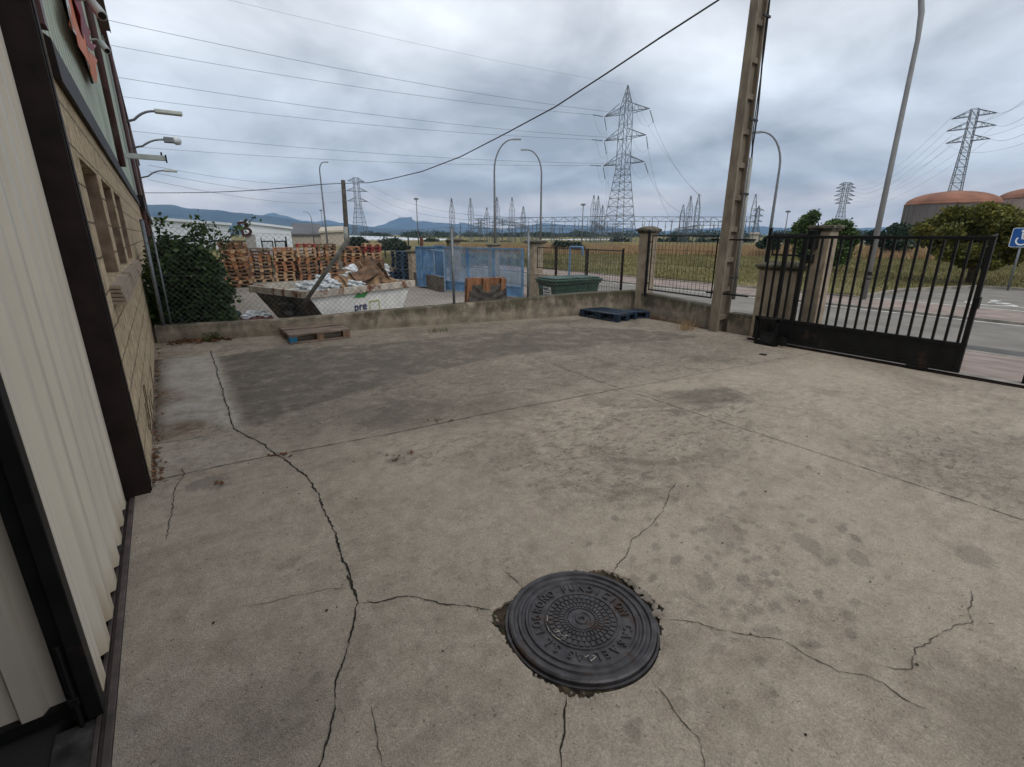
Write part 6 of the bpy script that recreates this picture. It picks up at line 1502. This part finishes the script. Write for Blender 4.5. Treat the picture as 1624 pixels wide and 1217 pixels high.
pl3, tips3, ap3, _m = pylon('distant narrow pylon with many crossarms between the pillar tree and the big lamp', 1336, 420, 290, 1343, [(293, 5.5), (298.5, 7.5), (304, 7), (311, 8), (317.5, 7), (323, 6)], 9, 3.4, R(25), .17, waist=330, peak=False, seg=6)
pl4, tips4, ap4, _m = pylon('tall pylon at the right rising behind the red-domed tank', 1505, 190, 173, 1547, [(184, 6.0), (203, 6.6), (223, 6.0)], 4.6, 2.3, R(-12), .10, waist=232, peak=False, seg=12)
pl5, _t, _a, _m = pylon('faint distant pylon just right of the concrete pole', 1201, 380, 326, 1204, [(334, 4), (343, 4), (352, 4)], 6, 2, R(15), .15, peak=True, seg=6)
pl6, _t, _a, _m = pylon('small faint pylon behind the left part of the substation', 761, 480, 347, 761, [(350, 5), (356, 5.5), (361, 5.5)], 6, 2.5, R(15), .16, peak=False, seg=4)
pl7, _t, _a, _m = pylon('very far pylon on the skyline right of the wooden pole', 560, 700, 357, 561, [(359, 5), (363, 6)], 8, 3, R(10), .2, peak=False, seg=4)
for k, (s, p) in enumerate(tips4):
    if s > 0: e_ = QD(1640, (146, 175, 205)[k // 2] + 8 * 0, 120); wire(p, e_, 1, '%s conductor leaving the right-hand pylon to the right' % ('upper', 'middle', 'lower')[k // 2], .03, grp='conductors right of the right-hand pylon')
    e_ = QD(1640, (155, 190, 222)[k // 2], 110) if s < 0 else QD(1355, (312, 322, 332)[k // 2] - 2, 400)
    wire(p, e_, 2 if s < 0 else 5, '%s conductor %s' % (('upper', 'middle', 'lower')[k // 2], 'passing right from the left arms of the right-hand pylon' if s < 0 else 'running from the right-hand pylon down to the distant narrow pylon'), .02 if s < 0 else .03, grp='conductors of the right-hand pylon')
for k, (s, p) in enumerate(tips3):
    if k % 2 and k < 8: wire(p, QD(1510, (185, 200, 215, 228)[k // 2], 185), 6, '%s long conductor from the narrow distant pylon up to the right-hand pylon' % ('top', 'second', 'third', 'fourth')[k // 2], .03, grp='long conductors between the two right-hand pylons')
for k, (s, p) in enumerate(tips2):
    if s > 0: wire(p, QD((860, 840, 820)[k // 2], (345, 347, 349)[k // 2], 130), 5, '%s conductor from the left-of-centre pylon to the substation' % ('upper', 'middle', 'lower')[k // 2], .045, grp='conductors from the left-of-centre pylon')
    else: wire(p, QD(235, (262, 272, 285)[k // 2], 160), 3, '%s conductor running left from the left-of-centre pylon' % ('upper', 'middle', 'lower')[k // 2], .045, grp='conductors left of the left-of-centre pylon')
# substation masts
masts = [(716, 315, 'leftmost substation mast with pointed top'), (746, 315, 'second substation mast from the left'), (772, 330, 'short substation mast left of the left lamp'), (788, 313, 'substation mast behind the left lamp'), (812, 314, 'substation mast between the two central lamps'), (830, 328, 'short substation mast left of the central lamp'), (942, 310, 'left one of the three masts left of the large pylon'), (949, 311, 'middle one of the three masts left of the large pylon'), (956, 326, 'short right one of the three masts left of the large pylon'), (1084, 325, 'short mast right of the corner pillar'), (1096, 311, 'middle mast of the three right of the large pylon'), (1109, 308, 'tallest right mast over the black mesh panel'), (1153, 325, 'mast just left of the concrete pole'), (1199, 308, 'tall mast just right of the concrete pole')]
for px, py, lab in masts:
    d = 125; p = QD(px, py, d); Ht = p.z - ZN; t = thing('lattice_mast', lab, 'mast', (p.x, p.y, ZN), random.uniform(0, .6), group='pointed lattice masts of the substation')
    b = MB(); zb2 = Ht * .72; lattice(b, None, None, [(zb2 * k / 5, .46) for k in range(6)], .055, M=Matrix.Identity(4), sparse=True); lattice(b, None, None, [(zb2, .46), (zb2 + (Ht - zb2) * .5, .25), (Ht, .05)], .055, M=Matrix.Identity(4), sparse=True); b.path([(-.3, 0, Ht), (.3, 0, Ht)], .05, 4); b.build('tower', M_lattice, t)
def beam(pa_, pb_, d0, d1, lab, depth=1.0, n_ins=6, drop=True):
    A3 = QD(*pa_, d0); B3 = QD(*pb_, d1); t = thing('gantry_beam', lab, 'gantry', A3, group='lattice beams of the substation'); dv_ = B3 - A3; L3 = dv_.length; n = max(4, int(L3 / 1.3)); b = MB()
    s3 = Vector((-dv_.y, dv_.x, 0)).normalized() * .35
    def q(f_, u, s_): return dv_ * f_ + Vector((0, 0, -depth * u)) + s3 * s_
    for u in (0, 1):
        for s_ in (-1, 1): b.path([q(0, u, s_), q(1, u, s_)], .05, 4)
    for k in range(n):
        for s_ in (-1, 1): b.path([q(k / n, k % 2, s_), q((k + 1) / n, (k + 1) % 2, s_)], .03, 3, caps=False)
    b.build('truss', M_lattice, t)
    for k in range(n_ins):
        f_ = (k + .5) / n_ins; b = MB(); b.path([q(f_, 1, 0), q(f_, 1, 0) - Vector((.3, 0, 1.2)), q(f_, 1, 0) - Vector((0, 0, 1.5))], .07, 5); b.build('insulator', M_lattice, t)
    return t
beam((752, 347), (930, 344), 122, 124, 'upper lattice beam of the substation left of the light mast', n_ins=8)
beam((930, 344), (1192, 344.5), 124, 126, 'long upper lattice beam passing behind the large pylon to the concrete pole', n_ins=12)
beam((747, 357), (880, 358), 135, 135, 'lower lattice beam between the left masts', .8, 5)
beam((880, 358), (985, 359), 135, 135, 'lower lattice beam left of the corner pillar', .8, 4)
beam((792, 348), (836, 358), 124, 190, 'lattice beam receding from the left lamp', 1.0, 2)
beam((940, 350), (958, 361), 122, 165, 'lattice beam receding beside the three masts', 1.0, 2)
beam((1104, 352), (1165, 352), 130, 130, 'short lower beam over the black mesh panel', .8, 3)
beam((1070, 363), (1108, 357), 190, 124, 'slanting beam seen over the mesh panel', 1.0, 2)
posts = [(730, 352), (762, 350), (781, 350), (797, 346), (807, 355), (818, 357), (838, 350), (845, 355), (852, 345), (876, 346), (880, 346), (888, 357), (892, 357), (912, 345), (932, 345), (938, 358), (944, 358), (964, 350), (972, 356), (1004, 350), (1020, 345), (1030, 350), (1035, 346), (1056, 350), (1066, 346), (1078, 352), (1090, 345), (1116, 350), (1128, 345), (1140, 350), (1184, 346), (1206, 368), (1262, 366)]
for k, (px, py) in enumerate(posts):
    p = QD(px, py, 128 + (k % 3) * 5); t = thing('busbar_post', 'thin upright steel post of the substation equipment', 'post', (p.x, p.y, ZN), group='thin posts of the substation')
    b = MB(); h_ = p.z - ZN; b.path([(0, 0, 0), (0, 0, h_ * .7), (0, 0, h_)], [.09, .08, .06], 5); b.path([(-.4, 0, h_ * .72), (.4, 0, h_ * .72)], .05, 4); b.path([(-.3, 0, 0), (-.3, 0, h_ * .55)], .07, 4); b.build('column', M_lattice, t)

# ================================================================== FAR BUILDINGS
def shed(lab, pxa, pxb, pya, pyb, d0, d1, wall_m, roof_m, depth=25, rise=.0, cat='building', doors=0):
    A3 = QD(pxa, pya, d0); B3 = QD(pxb, pyb, d1); t = thing('industrial_building', lab, cat, (A3.x, A3.y, ZN)); O = Vector((A3.x, A3.y, ZN)); dv_ = Vector((B3.x - A3.x, B3.y - A3.y, 0)); n = Vector((-dv_.y, dv_.x, 0)).normalized()
    if n.dot(Vector((A3.x, A3.y, 0))) < 0: n = -n
    n *= depth; za, zb2 = A3.z - ZN, B3.z - ZN; V0 = Vector((0, 0, 0)); z = Vector((0, 0, 1)); b = MB()
    b.hexa([V0, dv_, dv_ + n, n, V0 + z * za, dv_ + z * zb2, dv_ + n + z * zb2, n + z * za]); b.build('wall', wall_m, t)
    b = MB(); o3 = -n.normalized() * .3 - dv_.normalized() * .3; o4 = -n.normalized() * .3 + dv_.normalized() * .3
    b.hexa([o3 + z * (za + .02), dv_ + o4 + z * (zb2 + .02), dv_ + n + z * (zb2 + .02), n + z * (za + .02), o3 + z * (za + .35), dv_ + o4 + z * (zb2 + .35), dv_ + n * .5 + z * (zb2 + .4 + rise), n * .5 + z * (za + .4 + rise)]); b.build('roof', roof_m, t)
    for k in range(doors):
        f_ = (k + .5) / doors; b = MB(); c = dv_ * f_; u = dv_.normalized(); m2 = -n.normalized() * .05
        w_ = 1.4; b.hexa([c - u * w_ + m2, c + u * w_ + m2, c + u * w_, c - u * w_, c - u * w_ + m2 + z * 2.4, c + u * w_ + m2 + z * 2.4, c + u * w_ + z * 2.4, c - u * w_ + z * 2.4]); b.build('door', M_greyroof, t)
    return t
shed('long white metal hall behind the pallets on the left', 230, 363, 348, 358, 78, 84, M_white, M_white, 30, .2)
shed('right half of the white hall, sloping down to the right', 385, 461, 354, 364, 84, 84, M_white, M_white, 30, .2)
shed('grey-roofed low building right of the white hall', 462, 512, 374, 374, 110, 110, M_beige, M_greyroof, 25, 2.2)
shed('pale beige gabled building left of the wooden pole', 508, 546, 370, 368, 100, 100, M_beige, M_beige, 20, .8)
shed('far low white factory right of the wooden pole', 575, 670, 377, 380, 210, 230, M_white, M_white, 30, .5)
shed('far grey low factory behind the pine bush', 560, 720, 381, 383, 190, 190, M_greyroof, M_white, 25, .4)
shed('far white low shed behind the dry grass in the centre', 900, 972, 382, 382, 190, 190, M_white, M_white, 20, .1)
shed('far low pale shed over the blue gate', 855, 900, 385, 384, 200, 200, M_white, M_greyroof, 20, .1)
shed('small far white building right of the concrete pole', 1190, 1204, 372, 372, 150, 150, M_beige, M_beige, 10, .1)
shed('far white building behind the slanting lamp post', 1395, 1418, 372, 371, 170, 170, M_white, M_greyroof, 15, .1)
shed('far pale building behind the sliding gate', 1362, 1380, 380, 379, 170, 170, M_white, M_greyroof, 15, .1)
shed('far skyline warehouse left of the corner pillar', 1100, 1150, 384, 384, 200, 200, M_beige, M_white, 20, .1)
def tank(lab, pxa, pxb, pyw, pyd, d, wm, rm):
    A3 = QD(pxa, pyw, d); B3 = QD(pxb, pyw, d); c = (A3 + B3) / 2; r_ = (B3 - A3).length / 2; hw = QD((pxa + pxb) / 2, pyw, d).z - ZN - .3; hd = QD((pxa + pxb) / 2, pyd, d).z - ZN
    hw = A3.z - ZN
    v = Vector((c.x, c.y, 0)).normalized(); c = c + v * r_ * .15
    t = thing('storage_tank', lab, 'storage tank', (c.x, c.y, ZN)); b = MB(); b.lathe([(r_, 0), (r_, hw), (r_ - .1, hw)], n=64); b.build('wall', wm, t, smooth=False)
    b = MB(); b.lathe([(r_ + .15, hw + .01), (r_ + .15, hw + .25)] + [(r_ * math.cos(a), hw + .26 + (hd - hw) * math.sin(a)) for a in np.linspace(.05, 1.5, 10)], n=64); b.build('roof', rm, t)
    b = MB()
    for k in range(32):
        a = 2 * math.pi * k / 32; b.path([(r_ * 1.003 * math.cos(a), r_ * 1.003 * math.sin(a), 0), (r_ * 1.003 * math.cos(a), r_ * 1.003 * math.sin(a), hw)], .10, 4)
    b.build('ribs', wm, t)
    b = MB(); b.path([(r_ * .7, -r_ * .3, hw), (r_ * .7, -r_ * .3, hw + 2.2), (r_ * .7 + 1, -r_ * .3, hw + 2.2), (r_ * .7 + 1, -r_ * .3, hw + 1.4)], .12, 6); b.build('vent_pipe', M_galv, t); return t
tank('large round grey storage tank with low red dome behind the yellow tree', 1434, 1590, 327, 305, 150, M_tank, M_tankroof)
tank('second round beige tank with red dome at the right edge', 1580, 1760, 318, 296, 165, M_tank2, M_tankroof)

# disabled parking sign
g = QD(1604, 440, 25.5); g.z = ZN; p1 = QD(1606, 392, math.hypot(g.x, g.y)); 
t = thing('parking_sign', 'blue disabled parking sign on a grey post at the right edge', 'sign', (g.x, g.y, ZN))
hz = QD(1616, 377, math.hypot(g.x, g.y)).z - ZN
b = MB(); b.path([(0, 0, 0), (0, 0, hz + .25)], .035, 8); b.build('post', M_galv, t, smooth=True)
vw = Vector((g.x, g.y, 0)).normalized(); yaw = math.atan2(vw.y, vw.x) - math.pi / 2
M = Matrix.Translation(Vector((0, 0, hz)) - vw * .06) @ Matrix.Rotation(yaw, 4, 'Z') @ Matrix.Rotation(R(90), 4, 'X')
b = MB(); 
def rrect(w_, h_, r_, n=5):
    o3 = []
    for cx_, cy_, a0 in ((w_ / 2 - r_, h_ / 2 - r_, 0), (-w_ / 2 + r_, h_ / 2 - r_, 90), (-w_ / 2 + r_, -h_ / 2 + r_, 180), (w_ / 2 - r_, -h_ / 2 + r_, 270)):
        for k in range(n + 1): a = R(a0 + 90 * k / n); o3.append((cx_ + r_ * math.cos(a), cy_ + r_ * math.sin(a)))
    return o3
b.prism(rrect(.62, .66, .06), M, .012); pt_ = b.build('plate', M_signw, t)
b = MB(); b.prism(rrect(.585, .625, .05), M @ Matrix.Translation((0, 0, .0125)), .004); b.build('face', M_sign, pt_)
b = MB(); wheelchair(b, M @ Matrix.Translation((0, 0, .017)), .56); b.build('symbol', M_signw, pt_)

# ================================================================== haze
hb = MB(); hb.box(-7600, 7600, -1500, 7600, ZN - 10, 300)
hz_ = hb.build('haze', None) if False else None
m = bpy.data.materials.new('haze_air'); m.use_nodes = True; t_ = m.node_tree; t_.nodes.clear(); o_n = t_.nodes.new('ShaderNodeOutputMaterial'); pv = t_.nodes.new('ShaderNodeVolumePrincipled')
pv.inputs['Color'].default_value = (.42, .66, 1.0, 1); pv.inputs['Density'].default_value = 0.00016; pv.inputs['Anisotropy'].default_value = 0.0
t_.links.new(pv.outputs[0], o_n.inputs['Volume'])
hz_ = hb.build('haze', m); tag(hz_, 'thin blue air between the camera and the far hills', 'haze', kind='stuff')
